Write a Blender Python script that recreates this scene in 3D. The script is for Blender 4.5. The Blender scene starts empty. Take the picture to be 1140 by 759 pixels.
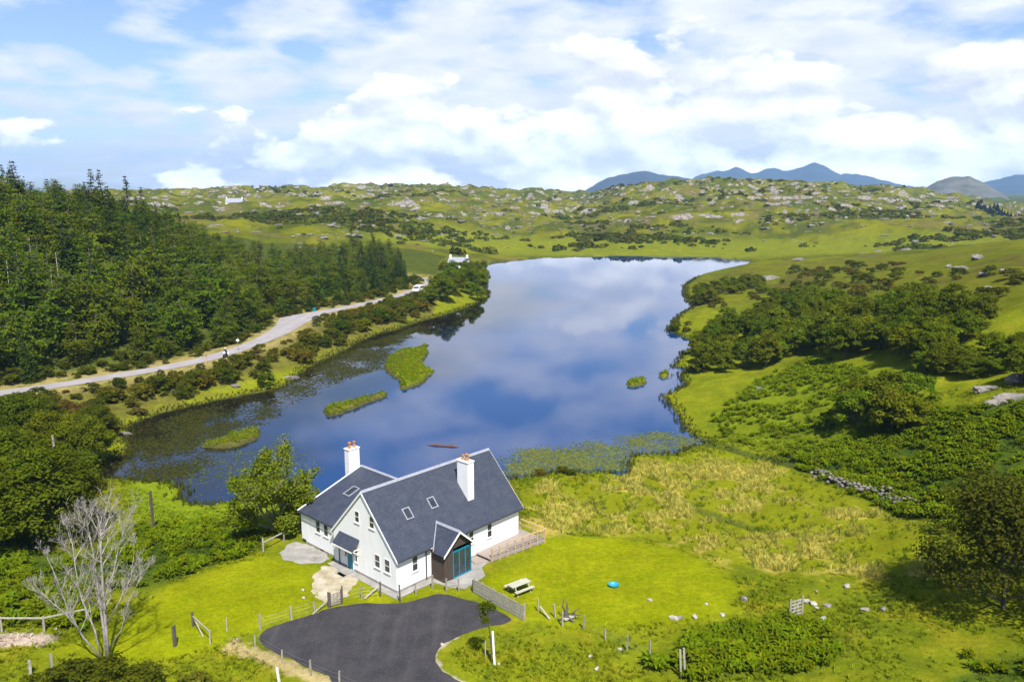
import bpy, bmesh, math, random
import numpy as np
from mathutils import Vector, Matrix
random.seed(7); rng = np.random.default_rng(7)
scn = bpy.context.scene
COL = scn.collection
R = math.radians

# ------------------------------------------------------------------ camera, sky, sun, exposure
FPX, PITCH, CAMH = 890.0, R(10.712), 32.0
cam = bpy.data.cameras.new('camera'); camo = bpy.data.objects.new('camera', cam); COL.objects.link(camo)
cam.sensor_fit = 'HORIZONTAL'; cam.angle = 2*math.atan(570/FPX)
cam.clip_start = 0.5; cam.clip_end = 60000
camo.location = (0, 0, CAMH); camo.rotation_euler = (R(90)-PITCH, 0, 0)
scn.camera = camo

SUN_EL = R(55); SUN_H = (0.30, -0.954)
sun = bpy.data.lights.new('sun', 'SUN'); suno = bpy.data.objects.new('sun', sun); COL.objects.link(suno)
sun.energy = 3.7; sun.angle = R(1.2); sun.color = (1.0, 0.955, 0.88)
sdir = Vector((SUN_H[0]*math.cos(SUN_EL), SUN_H[1]*math.cos(SUN_EL), math.sin(SUN_EL)))
suno.rotation_euler = sdir.to_track_quat('Z', 'Y').to_euler(); suno.location = (60, -60, 120)

scn.view_settings.view_transform = 'Standard'; scn.view_settings.look = 'None'
scn.view_settings.gamma = 1; scn.view_settings.exposure = 1.15
scn.render.engine = 'CYCLES'
scn.cycles.max_bounces = 6; scn.cycles.diffuse_bounces = 2; scn.cycles.glossy_bounces = 3
scn.cycles.transmission_bounces = 3; scn.cycles.volume_bounces = 0; scn.cycles.transparent_max_bounces = 6
scn.cycles.use_denoising = True
scn.cycles.sample_clamp_indirect = 6

def N(nt, t, **kw):
    n = nt.nodes.new(t)
    for k, v in kw.items():
        if k.startswith('i_'):
            key = k[2:]
            key = int(key) if key.isdigit() else key.replace('_', ' ')
            n.inputs[key].default_value = v
        else: setattr(n, k, v)
    return n
def ln(nt, a, b): nt.links.new(a, b)
def math_(nt, op, a, b=None, c=None, clamp=False):
    n = nt.nodes.new('ShaderNodeMath'); n.operation = op; n.use_clamp = clamp
    for i, q in enumerate((a, b, c)):
        if q is None: continue
        if isinstance(q, (int, float)): n.inputs[i].default_value = q
        else: nt.links.new(q, n.inputs[i])
    return n.outputs[0]
def mixc(nt, f, a, b, mode='MIX'):
    n = nt.nodes.new('ShaderNodeMix'); n.data_type = 'RGBA'; n.blend_type = mode
    for s, q in ((n.inputs[0], f), (n.inputs[6], a), (n.inputs[7], b)):
        if isinstance(q, (int, float)): s.default_value = q
        elif isinstance(q, tuple): s.default_value = (*q[:3], 1)
        else: nt.links.new(q, s)
    return n.outputs[2]
def ramp(nt, fac, *stops):
    n = nt.nodes.new('ShaderNodeValToRGB'); cr = n.color_ramp
    while len(cr.elements) < len(stops): cr.elements.new(0.5)
    for e, (p, c) in zip(cr.elements, stops):
        e.position = p; e.color = (c, c, c, 1) if isinstance(c, (int, float)) else (*c, 1)
    nt.links.new(fac, n.inputs[0]); return n.outputs[0]

world = bpy.data.worlds.new('World'); scn.world = world; world.use_nodes = True
wt = world.node_tree; wt.nodes.clear()
tc = N(wt, 'ShaderNodeTexCoord'); nrm = N(wt, 'ShaderNodeVectorMath', operation='NORMALIZE'); ln(wt, tc.outputs['Generated'], nrm.inputs[0])
sx = N(wt, 'ShaderNodeSeparateXYZ'); ln(wt, nrm.outputs[0], sx.inputs[0])
sky = N(wt, 'ShaderNodeTexSky'); sky.sky_type = 'NISHITA'; sky.sun_disc = False
sky.sun_elevation = SUN_EL; sky.sun_rotation = math.atan2(SUN_H[0], SUN_H[1]); sky.dust_density = 0.6; sky.ozone_density = 2.5; sky.air_density = 1.0
zc = math_(wt, 'MAXIMUM', sx.outputs[2], 0.0)
den = math_(wt, 'ADD', zc, 0.20)
px_ = math_(wt, 'DIVIDE', sx.outputs[0], den); py_ = math_(wt, 'DIVIDE', sx.outputs[1], den)
pv = N(wt, 'ShaderNodeCombineXYZ'); ln(wt, px_, pv.inputs[0]); ln(wt, py_, pv.inputs[1]); pv.inputs[2].default_value = 1.7
# high broken veil, laid out on a plane overhead so that it foreshortens towards the horizon
n1 = N(wt, 'ShaderNodeTexNoise', i_Scale=3.6, i_Detail=10.0, i_Roughness=0.55, i_Distortion=0.1); ln(wt, pv.outputs[0], n1.inputs['Vector'])
n1b = N(wt, 'ShaderNodeTexNoise', i_Scale=0.9, i_Detail=3.0, i_Roughness=0.5); ln(wt, pv.outputs[0], n1b.inputs['Vector'])
lowel = math_(wt, 'MULTIPLY', math_(wt, 'SUBTRACT', 0.19, zc), 0.72)      # more cover low down
xr = math_(wt, 'MULTIPLY', sx.outputs[0], 0.10)
v1 = math_(wt, 'ADD', math_(wt, 'ADD', math_(wt, 'MULTIPLY', n1.outputs[0], 0.65), math_(wt, 'MULTIPLY', n1b.outputs[0], 0.45)), math_(wt, 'ADD', lowel, xr))
c1 = ramp(wt, v1, (0.455, 0.0), (0.535, 0.55), (0.62, 1.0))
# cumulus heaps low over the far hills
sv = N(wt, 'ShaderNodeVectorMath', operation='MULTIPLY'); ln(wt, nrm.outputs[0], sv.inputs[0]); sv.inputs[1].default_value = (1, 1, 2.0)
n2 = N(wt, 'ShaderNodeTexNoise', i_Scale=8.5, i_Detail=10.0, i_Roughness=0.55, i_Distortion=0.1); ln(wt, sv.outputs[0], n2.inputs['Vector'])
lim = math_(wt, 'ADD', math_(wt, 'MULTIPLY', math_(wt, 'MINIMUM', math_(wt, 'ADD', sx.outputs[0], 0.16), 0.40), 0.30), math_(wt, 'MULTIPLY', math_(wt, 'SUBTRACT', 0.10, zc), 1.5))
v2 = math_(wt, 'ADD', n2.outputs[0], lim)
c2 = ramp(wt, v2, (0.53, 0.0), (0.575, 0.85), (0.64, 1.0))
# light and grey parts inside the clouds
sv2 = N(wt, 'ShaderNodeVectorMath', operation='ADD'); ln(wt, sv.outputs[0], sv2.inputs[0]); sv2.inputs[1].default_value = (0.012, -0.008, 0.04)
n3 = N(wt, 'ShaderNodeTexNoise', i_Scale=8.5, i_Detail=7.0, i_Roughness=0.52, i_Distortion=0.1); ln(wt, sv2.outputs[0], n3.inputs['Vector'])
lit = math_(wt, 'ADD', math_(wt, 'MULTIPLY', math_(wt, 'SUBTRACT', n2.outputs[0], n3.outputs[0]), 4.0), 0.52, clamp=True)
cumcol = mixc(wt, lit, (0.31, 0.325, 0.385), (0.56, 0.555, 0.56))
n4 = N(wt, 'ShaderNodeTexNoise', i_Scale=5.0, i_Detail=6.0, i_Roughness=0.55); ln(wt, pv.outputs[0], n4.inputs['Vector'])
veilcol = mixc(wt, ramp(wt, n4.outputs[0], (0.35, 0.0), (0.65, 1.0)), (0.36, 0.385, 0.475), (0.445, 0.455, 0.51))
skyc = N(wt, 'ShaderNodeVectorMath', operation='SCALE'); ln(wt, sky.outputs[0], skyc.inputs[0]); skyc.inputs['Scale'].default_value = 0.066
skyt = mixc(wt, 1.0, skyc.outputs[0], (0.95, 0.95, 1.09), 'MULTIPLY')
m1 = mixc(wt, c1, skyt, veilcol)
low = math_(wt, 'ADD', 1.0, math_(wt, 'MULTIPLY', math_(wt, 'SUBTRACT', 0.13, zc, clamp=True), 5.0))
cumv = N(wt, 'ShaderNodeVectorMath', operation='SCALE'); ln(wt, cumcol, cumv.inputs[0]); ln(wt, low, cumv.inputs['Scale'])
m2 = mixc(wt, c2, m1, cumv.outputs[0])
bg = N(wt, 'ShaderNodeBackground'); bg.inputs['Strength'].default_value = 1.08
ln(wt, m2, bg.inputs[0]); wo = N(wt, 'ShaderNodeOutputWorld'); ln(wt, bg.outputs[0], wo.inputs[0])

# ------------------------------------------------------------------ pixel rays of the photograph (1140 x 759)
CP, SP = math.cos(PITCH), math.sin(PITCH)
def ray(u, v):
    X = (u-570)/FPX; Y = (379.5-v)/FPX
    return np.array([X, CP+Y*SP, Y*CP-SP])
def at(u, v, z):
    d = ray(u, v); t = (z-CAMH)/d[2]; return (d[0]*t, d[1]*t, z)
def atD(u, D, z):
    a = math.atan((u-570)/FPX/CP); return (D*math.sin(a), D*math.cos(a), z)

# ------------------------------------------------------------------ numpy noise
def _h(ix, iy, s):
    n = (ix.astype(np.int64)*374761393 + iy.astype(np.int64)*668265263 + s*974711) & 0xffffffff
    n = ((n ^ (n >> 13))*1274126177) & 0xffffffff
    return ((n ^ (n >> 16)) & 0xffff)/65535.0
def vn(x, y, s=0):
    ix = np.floor(x); iy = np.floor(y); fx = x-ix; fy = y-iy
    fx = fx*fx*(3-2*fx); fy = fy*fy*(3-2*fy)
    a = _h(ix, iy, s); b = _h(ix+1, iy, s); c = _h(ix, iy+1, s); d = _h(ix+1, iy+1, s)
    return (a+(b-a)*fx)*(1-fy)+(c+(d-c)*fx)*fy
def fbm(x, y, s=0, o=4, g=0.5):
    t = np.zeros_like(x); a = 1.0; n = 0
    for k in range(o):
        t += a*vn(x*(2**k)+17.3*k, y*(2**k)-9.1*k, s+k); n += a; a *= g
    return t/n
def sst(a, b, x):
    t = np.clip((x-a)/(b-a), 0, 1); return t*t*(3-2*t)
def sdpoly(px, py, poly):      # signed distance, positive inside
    P = np.asarray(poly)[:, :2]; Q = np.roll(P, -1, 0)
    d = np.full(px.shape, 1e9); ins = np.zeros(px.shape, bool)
    for (ax, ay), (bx, by) in zip(P, Q):
        ex, ey = bx-ax, by-ay; L = ex*ex+ey*ey+1e-12
        t = np.clip(((px-ax)*ex+(py-ay)*ey)/L, 0, 1)
        d = np.minimum(d, (px-ax-t*ex)**2+(py-ay-t*ey)**2)
        if ay != by:
            c = ((ay > py) != (by > py)) & (px < (bx-ax)*(py-ay)/(by-ay)+ax); ins ^= c
    d = np.sqrt(d); return np.where(ins, d, -d)
def dline(px, py, pts):
    P = np.asarray(pts)[:, :2]; d = np.full(px.shape, 1e9)
    for (ax, ay), (bx, by) in zip(P[:-1], P[1:]):
        ex, ey = bx-ax, by-ay; L = ex*ex+ey*ey+1e-12
        t = np.clip(((px-ax)*ex+(py-ay)*ey)/L, 0, 1)
        d = np.minimum(d, (px-ax-t*ex)**2+(py-ay-t*ey)**2)
    return np.sqrt(d)
def chaikin(pts, n=2, closed=True):
    P = [np.asarray(p, float)[:2] for p in pts]
    for _ in range(n):
        Q = [] if closed else [P[0]]
        for i in range(len(P) if closed else len(P)-1):
            a, b = P[i], P[(i+1) % len(P)]; Q += [a*.75+b*.25, a*.25+b*.75]
        if not closed: Q.append(P[-1])
        P = Q
    return np.array(P)

# ------------------------------------------------------------------ layout of the land
ZW = -2.5
lake_px = [(139,480),(138,478),(158,467),(187,458),(216,451),(245,445),(274,439),(303,434),(322,427),(330,419),(343,409),(362,400),(384,390),(391,384),(416,373),(440,367),(460,360),(485,353),(501,349),(520,342),(533,337),(542,330),(541,318),(541,305),(541,296),(548,292.5),(575,290),(600,287.6),(640,286.2),(700,285),(760,285.6),(800,287),(835,290.5),(832,294),(803,300),(780,306),(762,318),(762,329),(772,342),(756,351),(745,368),(760,376),(777,379),(774,387),(760,393),(750.5,409),(769,409),(756,420),(764,428),(740,441),(745,452),(757,463),(764,479),(774,487),(791,492.6),(766,499),(750.5,506),(708,508),(700,515),(695,529.5),(682,527),(653,528),(625,526),(595,531),(560,534),(500,541),(430,548),(350,551),(300,552),(274,555),(239,562),(216,561),(200,555),(210,545),(196,538),(143,535),(114,533),(106,525),(117,511),(143,505),(141,490)]
lakeW = np.array([at(u, v, ZW)[:2] for u, v in lake_px])
isl_px = {
 'big': [(428,402),(447,390),(463,388.5),(474.5,384),(477,394),(468,402),(482.5,413.6),(470,426),(454,433),(443,434),(446,424),(429,412)],
 'thin': [(357,458),(367,453),(390,447),(417.5,441),(430,437.5),(431,440),(417.5,445.5),(390,457),(367,464)],
 'spit': [(225,497),(262,483),(285.5,477),(291,481.5),(285.5,489),(256.5,498),(239,500)],
 'right': [(696,428),(704,423.7),(720,421),(720,426.5),(703,431)],
 'dot': [(734,419),(737,415),(741,411.5),(745,415),(744,420),(738,421)]}
islW = {k: np.array([at(u, v, ZW)[:2] for u, v in p]) for k, p in isl_px.items()}
ZR = 0.5
road_px = [(-160,458),(-60,446.5),(0,437),(60,429),(120,419.5),(180,409.5),(230,399.5),(270,387),(300,375),(320,363.5),(328,356),(338,351.5),(365,346),(400,339),(440,330.5),(462,323),(475,317.5),(480,313.5),(474,310.5),(460,308.5),(440,307)]
roadW = chaikin([at(u, v, ZR) for u, v in road_px], 2, False)
road_hw = np.interp(np.linspace(0, 1, len(roadW)), [0, .38, .47, .52, .57, .62, 1], [1.9, 2.0, 3.2, 4.6, 2.8, 1.7, 1.7])
HX, HY, HYAW = -9.266, 59.614, R(47.495)
HA = np.array([math.cos(HYAW), math.sin(HYAW)]); HB = np.array([-math.sin(HYAW), math.cos(HYAW)])
def hl(x, y, z=0.0):
    p = np.array([HX, HY])+HA*x+HB*y; return (p[0], p[1], z)
padW = np.array([hl(-3,-4)[:2], hl(8,-5)[:2], hl(17,-4)[:2], hl(17,2)[:2], hl(16,15.5)[:2], hl(-1,16.5)[:2], hl(-3.5,9)[:2]])
park_px = [(290,706),(300,698),(325,690),(352,683),(367,676),(400,671),(440,672),(460,669),(480,662),(497,660.5),(515,667),(527,669),(545,675),(560,683),(574,690),(560,695),(530,700),(505,710),(489,720),(484,731),(489,743),(503,754),(525,765),(550,785),(560,900),(430,860),(378,759),(346,745),(320,732),(300,722),(288,714)]
parkW = np.array([at(u, v, 0)[:2] for u, v in park_px])

ctl = []
def C(zs): ctl.extend(at(u, v, z) for u, v, z in zs)
def CD(zs): ctl.extend(atD(u, D, z) for u, D, z in zs)
C([(443,658,0),(384,632,0),(335,602,0),(574,603,0),(500,650,0),(300,710,0),(400,690,0),(480,670,0),(430,740,0),(520,750,.1),(440,830,0),(570,950,0),(150,900,.5),(950,900,1.5),
   (200,650,0),(250,620,-.3),(180,700,.2),(60,720,.5),(0,740,1),(0,650,.3),(100,600,-.9),(200,600,-1),(230,575,-1.9),(0,600,-.6),(0,560,-1.2),(60,520,-1.9),(0,500,-1.4),(60,460,-1.2),(-150,650,.5),(-150,520,-.5),
   (600,640,0),(683,650,0),(780,640,.3),(600,720,0),(700,720,.2),(800,690,.5),(900,680,1),(1000,680,2),(1100,690,3),(1140,740,3.5),(800,750,.8),(1000,750,2.5),(1300,720,5),
   (600,560,-1.5),(700,560,-1.6),(800,520,-1.8),(800,580,-1),(900,580,-.2),(900,540,-.8),(850,500,-1.6),(1000,600,1.5),(1000,570,1),(1050,620,2.5),(1120,620,3.5),
   (950,520,1),(1050,530,4),(1130,500,7),(1000,480,4),(1100,450,9),(1140,430,11),(850,450,0),(800,470,-1.4),(900,430,2),(850,420,0),(950,400,5),(1000,400,7),(1050,400,9),(1140,390,13),
   (800,400,-1),(830,380,0),(880,360,2),(900,330,3),(950,350,6),(1000,340,8),(1080,340,12),(1140,330,15),(1100,300,14),(1140,290,14.5),(1000,300,7),(900,300,2),(850,310,0),(800,315,-1),(1050,285,10),(1140,268,13)])
C([(u, v, .45) for u, v in road_px[1:-3:2]])
CD([(560,430,-1.6),(640,450,-1.7),(740,450,-1.7),(840,450,-1),(500,430,3),(400,420,8),(300,420,12),(570,500,1),
    (150,640,17),(240,700,20),(300,800,23),(512,350,-1.7),(505,345,-1.5),(520,352,-1.7),(430,900,30),(500,900,27),(560,1000,26),(600,1000,25),(640,1000,12),(660,1000,22),(700,1100,34),(780,1200,40),(850,1200,33),(930,1200,33),(1000,1200,27),(1060,1200,16),(1140,1200,4),
    (300,600,15),(400,600,18),(500,600,12),(560,600,3),(640,600,1),(740,600,6),(840,600,6),(950,600,9),(1050,600,8),(1140,600,8),(1140,460,6),(1000,420,4),(900,450,1),
    (300,700,20),(400,800,21),(500,800,22),(570,800,18),(640,800,8.6),(700,800,18),(800,800,24),(900,800,23),(1000,800,14),(1100,800,4),
    (200,1600,16),(400,1600,18),(600,1600,12),(800,1700,22),(1000,1700,14),(1140,1700,6),(200,4000,4),(570,4000,4),(950,4000,4),(570,9000,0),(100,9000,0),(1040,9000,0),
    (-200,178,7),(-200,235,24),(0,160,3),(0,185,10),(0,222,20),(0,258,25),(0,330,22),(100,164,2.5),(100,192,9),(100,228,19),(100,268,24),(100,335,20),(200,183,2),(200,212,8),(200,250,16),(200,310,16),(271,690,14),(262,760,23),
    (300,222,1.5),(300,250,3),(300,290,5),(300,340,6),(400,245,1),(400,280,1.6),(400,330,2.5),(450,300,1.5),(520,325,1),(530,355,.5),(470,350,3),
    (-500,80,3),(-500,200,25),(-500,600,28),(-500,1200,30),(1500,60,6),(1500,200,18),(1500,600,15),(1500,1200,20),(1500,4000,5),(-500,4000,5),(0,700,20),(0,1200,18)])
ctl = np.array(ctl)
def warp(x, y):
    D = np.clip(np.hypot(x, y), 14, 9500); az = np.clip(np.arctan2(x, y), -1.0, 1.0)
    return az*3.0, np.log(D)*1.25
def tps(r2): return 0.5*r2*np.log(r2+1e-9)
_cx, _cy = warp(ctl[:, 0], ctl[:, 1]); n_ = len(ctl)
_K = tps((_cx[:, None]-_cx)**2+(_cy[:, None]-_cy)**2)+np.eye(n_)*2e-3
_Pm = np.stack([np.ones(n_), _cx, _cy], 1)
_A = np.zeros((n_+3, n_+3)); _A[:n_, :n_] = _K; _A[:n_, n_:] = _Pm; _A[n_:, :n_] = _Pm.T
_w = np.linalg.solve(_A, np.concatenate([ctl[:, 2], np.zeros(3)]))
def rbf(x, y):
    X, Y = warp(x, y); out = np.empty(X.shape)
    for i in range(0, len(X), 16384):
        a, b = X[i:i+16384], Y[i:i+16384]
        out[i:i+16384] = tps((a[:, None]-_cx)**2+(b[:, None]-_cy)**2)@_w[:n_]+_w[n_]+_w[n_+1]*a+_w[n_+2]*b
    return out
def lake_sd(x, y):            # positive on land
    sd = np.full(x.shape, 200.0); m = (np.hypot(x, y) < 600) & (y > 20)
    s = -sdpoly(x[m], y[m], lakeW)
    for p in islW.values(): s = np.maximum(s, sdpoly(x[m], y[m], p))
    s = s+(fbm(x[m]*.35, y[m]*.35, 5, 3)-.5)*1.6
    sd[m] = s; return sd
ditchW = chaikin([at(u, v, -1.6) for u, v in [(694,529),(722,541),(760,560),(800,580),(842,598)]], 2, False)
burnW = chaikin([at(u, v, -1.3) for u, v in [(795,492),(830,499),(870,513),(900,528),(950,548),(1010,575)]], 2, False)
def zt(x, y, full=False):
    x = np.atleast_1d(np.asarray(x, float)); y = np.atleast_1d(np.asarray(y, float))
    D = np.hypot(x, y); z = rbf(x, y)
    sd = lake_sd(x, y)
    near = D < 500
    rd = np.full(x.shape, 99.0); rd[near] = dline(x[near], y[near], roadW)
    pad = np.full(x.shape, -99.0); q = D < 120
    pad[q] = np.maximum(sdpoly(x[q], y[q], padW), sdpoly(x[q], y[q], parkW))
    hill = np.maximum(sst(300, 520, D), sst(285, 360, D)*sst(30, 90, 40-x))
    k = sst(1.5, 7, -pad)*sst(4, 10, rd)
    amp = 0.10+0.55*sst(75, 140, D)
    z = z+k*amp*(fbm(x*.22, y*.22, 11, 3)-.5)*1.3
    # knolls and crags of the far hills
    r1 = 1-np.abs(2*fbm(x/95, y/120, 21, 4)-1); r2 = fbm(x/32, y/40, 31, 4); r3 = fbm(x/9, y/11, 41, 3)
    z = z+hill*sst(2, 40, sd)*((r1-.70)*22+(r2-.5)*14+(r3-.5)*5.0)*np.clip((D-250)/600, 0.25, 1.0)
    st = z/5.5+fbm(x/60, y/60, 47, 2)*2; z = z+hill*2.2*(sst(.25, .75, st-np.floor(st))-(st-np.floor(st)))*sst(20, 60, sd)
    # right hand knolls
    kn = sst(110, 180, D)*(1-hill)*sst(20, 60, x)*sst(3, 25, sd)
    z = z+kn*((r2-.5)*4+(r3-.5)*2.0)
    # ditches
    if q.any():
        dd = np.full(x.shape, 9.0); dd[q] = np.minimum(dline(x[q], y[q], ditchW), dline(x[q], y[q], burnW))
        z = z-0.35*np.exp(-(dd/.7)**2)
    # road bench and house pad
    w = 1-sst(4.5, 10, rd); w[rd > 12] = 0
    wide = np.zeros_like(w)
    z = z*(1-w)+(ZR-.10)*w
    w = sst(-6, 0, pad); z = z*(1-w)+0*w
    # shore
    bank = ZW+0.10+np.where(sd < 3, 0.22*sd, 0.66+.35*(sd-3))
    isl = np.zeros(x.shape, bool); m = (D > 80) & (D < 260)
    if m.any():
        s = np.full(m.sum(), -9.0)
        for p in islW.values(): s = np.maximum(s, sdpoly(x[m], y[m], p))
        isl[m] = s > -1.5
    bank = np.where(isl, ZW+.1+.45*np.clip(sd, 0, .8)+.15*r3, bank)
    zl = np.where(isl, bank, np.minimum(np.maximum(z, ZW+.12), bank))
    z = np.where(sd > 0, zl, ZW-.06-np.minimum(1.4, .35*-sd))
    if full: return z, sd, rd, pad
    return z
def z1(x, y): return float(zt([x], [y])[0])
def hit(u, v):
    d = ray(u, v); t = np.geomspace(18, 2500, 900)/d[1]
    X, Y, Z = d[0]*t, d[1]*t, CAMH+d[2]*t
    g = zt(X, Y); g = np.maximum(g, ZW); i = int(np.argmax(Z < g))
    if i == 0: i = len(t)-1
    a, b = Z[i-1]-g[i-1], Z[i]-g[i]; s = a/(a-b+1e-9)
    tt = t[i-1]+(t[i]-t[i-1])*s
    return (d[0]*tt, d[1]*tt, CAMH+d[2]*tt)
def hitpoly(px): return np.array([hit(u, v)[:2] for u, v in px])

# ------------------------------------------------------------------ mesh helpers
def link(o, parent=None):
    COL.objects.link(o)
    if parent: o.parent = parent
    return o
def mesh_np(name, V, Q=None, T=None, mat=None, parent=None, col=None, fcol=None, smooth=False, attrs=None):
    V = np.asarray(V, np.float32); me = bpy.data.meshes.new(name)
    loops = []; starts = []; n = 0
    if Q is not None and len(Q): Q = np.asarray(Q, np.int32); loops.append(Q.ravel()); starts.append(np.arange(len(Q))*4); n = len(Q)*4
    if T is not None and len(T): T = np.asarray(T, np.int32); loops.append(T.ravel()); starts.append(n+np.arange(len(T))*3)
    loops = np.concatenate(loops).astype(np.int32); starts = np.concatenate(starts).astype(np.int32)
    me.vertices.add(len(V)); me.vertices.foreach_set('co', V.ravel())
    me.loops.add(len(loops)); me.loops.foreach_set('vertex_index', loops)
    me.polygons.add(len(starts)); me.polygons.foreach_set('loop_start', starts)
    if smooth: me.polygons.foreach_set('use_smooth', np.ones(len(starts), bool))
    me.update(calc_edges=True); me.validate()
    if col is not None:
        at_ = me.color_attributes.new('Col', 'FLOAT_COLOR', 'POINT')
        c = np.ones((len(V), 4), np.float32); c[:, :3] = col; at_.data.foreach_set('color', c.ravel())
    for k, a in (attrs or {}).items():
        t = me.attributes.new(k, 'FLOAT', 'POINT'); t.data.foreach_set('value', np.asarray(a, np.float32))
    if mat: me.materials.append(mat)
    return link(bpy.data.objects.new(name, me), parent)
def tag(o, label=None, cat=None, group=None, kind=None):
    for k, v in (('label', label), ('category', cat), ('group', group), ('kind', kind)):
        if v: o[k] = v
    return o
def empty(name, loc, rz=0.0, sc=1.0):
    o = bpy.data.objects.new(name, None); o.empty_display_size = .3; COL.objects.link(o)
    o.location = loc; o.rotation_euler = (0, 0, rz); o.scale = (sc, sc, sc); return o
def copy_tree(o, parent=None):
    c = o.copy(); COL.objects.link(c); c.parent = parent
    for ch in o.children: copy_tree(ch, c)
    return c
class MB:
    def __init__(s): s.v = []; s.f = []
    def add(s, v, f):
        n = len(s.v); s.v += [tuple(map(float, p)) for p in v]; s.f += [tuple(i+n for i in q) for q in f]; return s
    def box(s, x0, x1, y0, y1, z0, z1):
        return s.add([(x0,y0,z0),(x1,y0,z0),(x1,y1,z0),(x0,y1,z0),(x0,y0,z1),(x1,y0,z1),(x1,y1,z1),(x0,y1,z1)],
                     [(0,3,2,1),(4,5,6,7),(0,1,5,4),(1,2,6,5),(2,3,7,6),(3,0,4,7)])
    def obox(s, o, e1, e2, e3):     # corner and three edge vectors
        o, e1, e2, e3 = map(np.asarray, (o, e1, e2, e3))
        c = [o, o+e1, o+e1+e2, o+e2]; c += [p+e3 for p in c]
        return s.add(c, [(0,3,2,1),(4,5,6,7),(0,1,5,4),(1,2,6,5),(2,3,7,6),(3,0,4,7)])
    def bar(s, a, b, w, h=None, up=(0,0,1)):
        a = Vector(a); b = Vector(b); h = h or w; d = (b-a).normalized(); u = Vector(up)
        if abs(d.dot(u)) > .99: u = Vector((1,0,0))
        x = d.cross(u).normalized(); y = x.cross(d)
        return s.obox(a-x*w/2-y*h/2, x*w, y*h, b-a)
    def tube(s, pts, rad, n=6, cap=True):
        base = len(s.v); pts = [Vector(p) for p in pts]
        for i, p in enumerate(pts):
            d = (pts[min(i+1, len(pts)-1)]-pts[max(i-1, 0)]).normalized()
            u = Vector((1,0,0)) if abs(d.x) < .9 else Vector((0,1,0))
            x = d.cross(u).normalized(); y = d.cross(x)
            r = rad[i] if hasattr(rad, '__len__') else rad
            for k in range(n):
                a = 2*math.pi*k/n; s.v.append(tuple(p+x*(r*math.cos(a))+y*(r*math.sin(a))))
        for i in range(len(pts)-1):
            for k in range(n):
                s.f.append((base+i*n+k, base+i*n+(k+1) % n, base+(i+1)*n+(k+1) % n, base+(i+1)*n+k))
        if cap:
            s.f.append(tuple(base+k for k in range(n))[::-1]); m = base+(len(pts)-1)*n; s.f.append(tuple(m+k for k in range(n)))
        return s
    def slab(s, corners, t):        # polygon extruded by t against its normal
        c = [np.asarray(p, float) for p in corners]; n = np.cross(c[1]-c[0], c[2]-c[0]); n /= np.linalg.norm(n); k = len(c)
        f = [tuple(range(k)), tuple(range(2*k-1, k-1, -1))]+[((i+1) % k, i, i+k, (i+1) % k+k) for i in range(k)]
        return s.add(c+[p-n*t for p in c], f)
    def lathe(s, prof, n=12, c=(0,0,0)):
        b = len(s.v)
        for r, z in prof:
            for k in range(n): a = 2*math.pi*k/n; s.v.append((c[0]+r*math.cos(a), c[1]+r*math.sin(a), c[2]+z))
        for i in range(len(prof)-1):
            for k in range(n): s.f.append((b+i*n+k, b+i*n+(k+1) % n, b+(i+1)*n+(k+1) % n, b+(i+1)*n+k))
        s.f.append(tuple(b+k for k in range(n))[::-1]); m = b+(len(prof)-1)*n; s.f.append(tuple(m+k for k in range(n)))
        return s
    def build(s, name, mat, parent=None, bevel=0, smooth=False):
        me = bpy.data.meshes.new(name); me.from_pydata(s.v, [], s.f)
        bm = bmesh.new(); bm.from_mesh(me)
        if bevel: bmesh.ops.bevel(bm, geom=list(bm.edges), offset=bevel, segments=1, affect='EDGES', profile=.5, clamp_overlap=True)
        bmesh.ops.recalc_face_normals(bm, faces=bm.faces); bm.to_mesh(me); bm.free()
        if smooth:
            for p in me.polygons: p.use_smooth = True
        me.materials.append(mat)
        return link(bpy.data.objects.new(name, me), parent)

# ------------------------------------------------------------------ materials
def pmat(name, c1, c2=None, scale=4.0, rough=0.7, bump=0.0, bscale=None, detail=5, spec=0.3, metallic=0.0, stretch=None, coord='Object'):
    m = bpy.data.materials.new(name); m.use_nodes = True; nt = m.node_tree; b = nt.nodes['Principled BSDF']
    b.inputs['Roughness'].default_value = rough; b.inputs['Specular IOR Level'].default_value = spec; b.inputs['Metallic'].default_value = metallic
    t = N(nt, 'ShaderNodeTexCoord'); src = t.outputs[coord]
    if stretch:
        mp = N(nt, 'ShaderNodeMapping'); mp.inputs['Scale'].default_value = stretch; ln(nt, src, mp.inputs[0]); src = mp.outputs[0]
    n = N(nt, 'ShaderNodeTexNoise', i_Scale=scale, i_Detail=detail, i_Roughness=.6); ln(nt, src, n.inputs['Vector'])
    if c2 is None: c2 = tuple(x*.8 for x in c1)
    ln(nt, mixc(nt, ramp(nt, n.outputs[0], (.32, 0.0), (.68, 1.0)), c1, c2), b.inputs['Base Color'])
    if bump:
        nb = N(nt, 'ShaderNodeTexNoise', i_Scale=bscale or scale*4, i_Detail=4.0); ln(nt, src, nb.inputs['Vector'])
        bp = N(nt, 'ShaderNodeBump', i_Strength=bump, i_Distance=.05); ln(nt, nb.outputs[0], bp.inputs['Height']); ln(nt, bp.outputs[0], b.inputs['Normal'])
    return m
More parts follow.
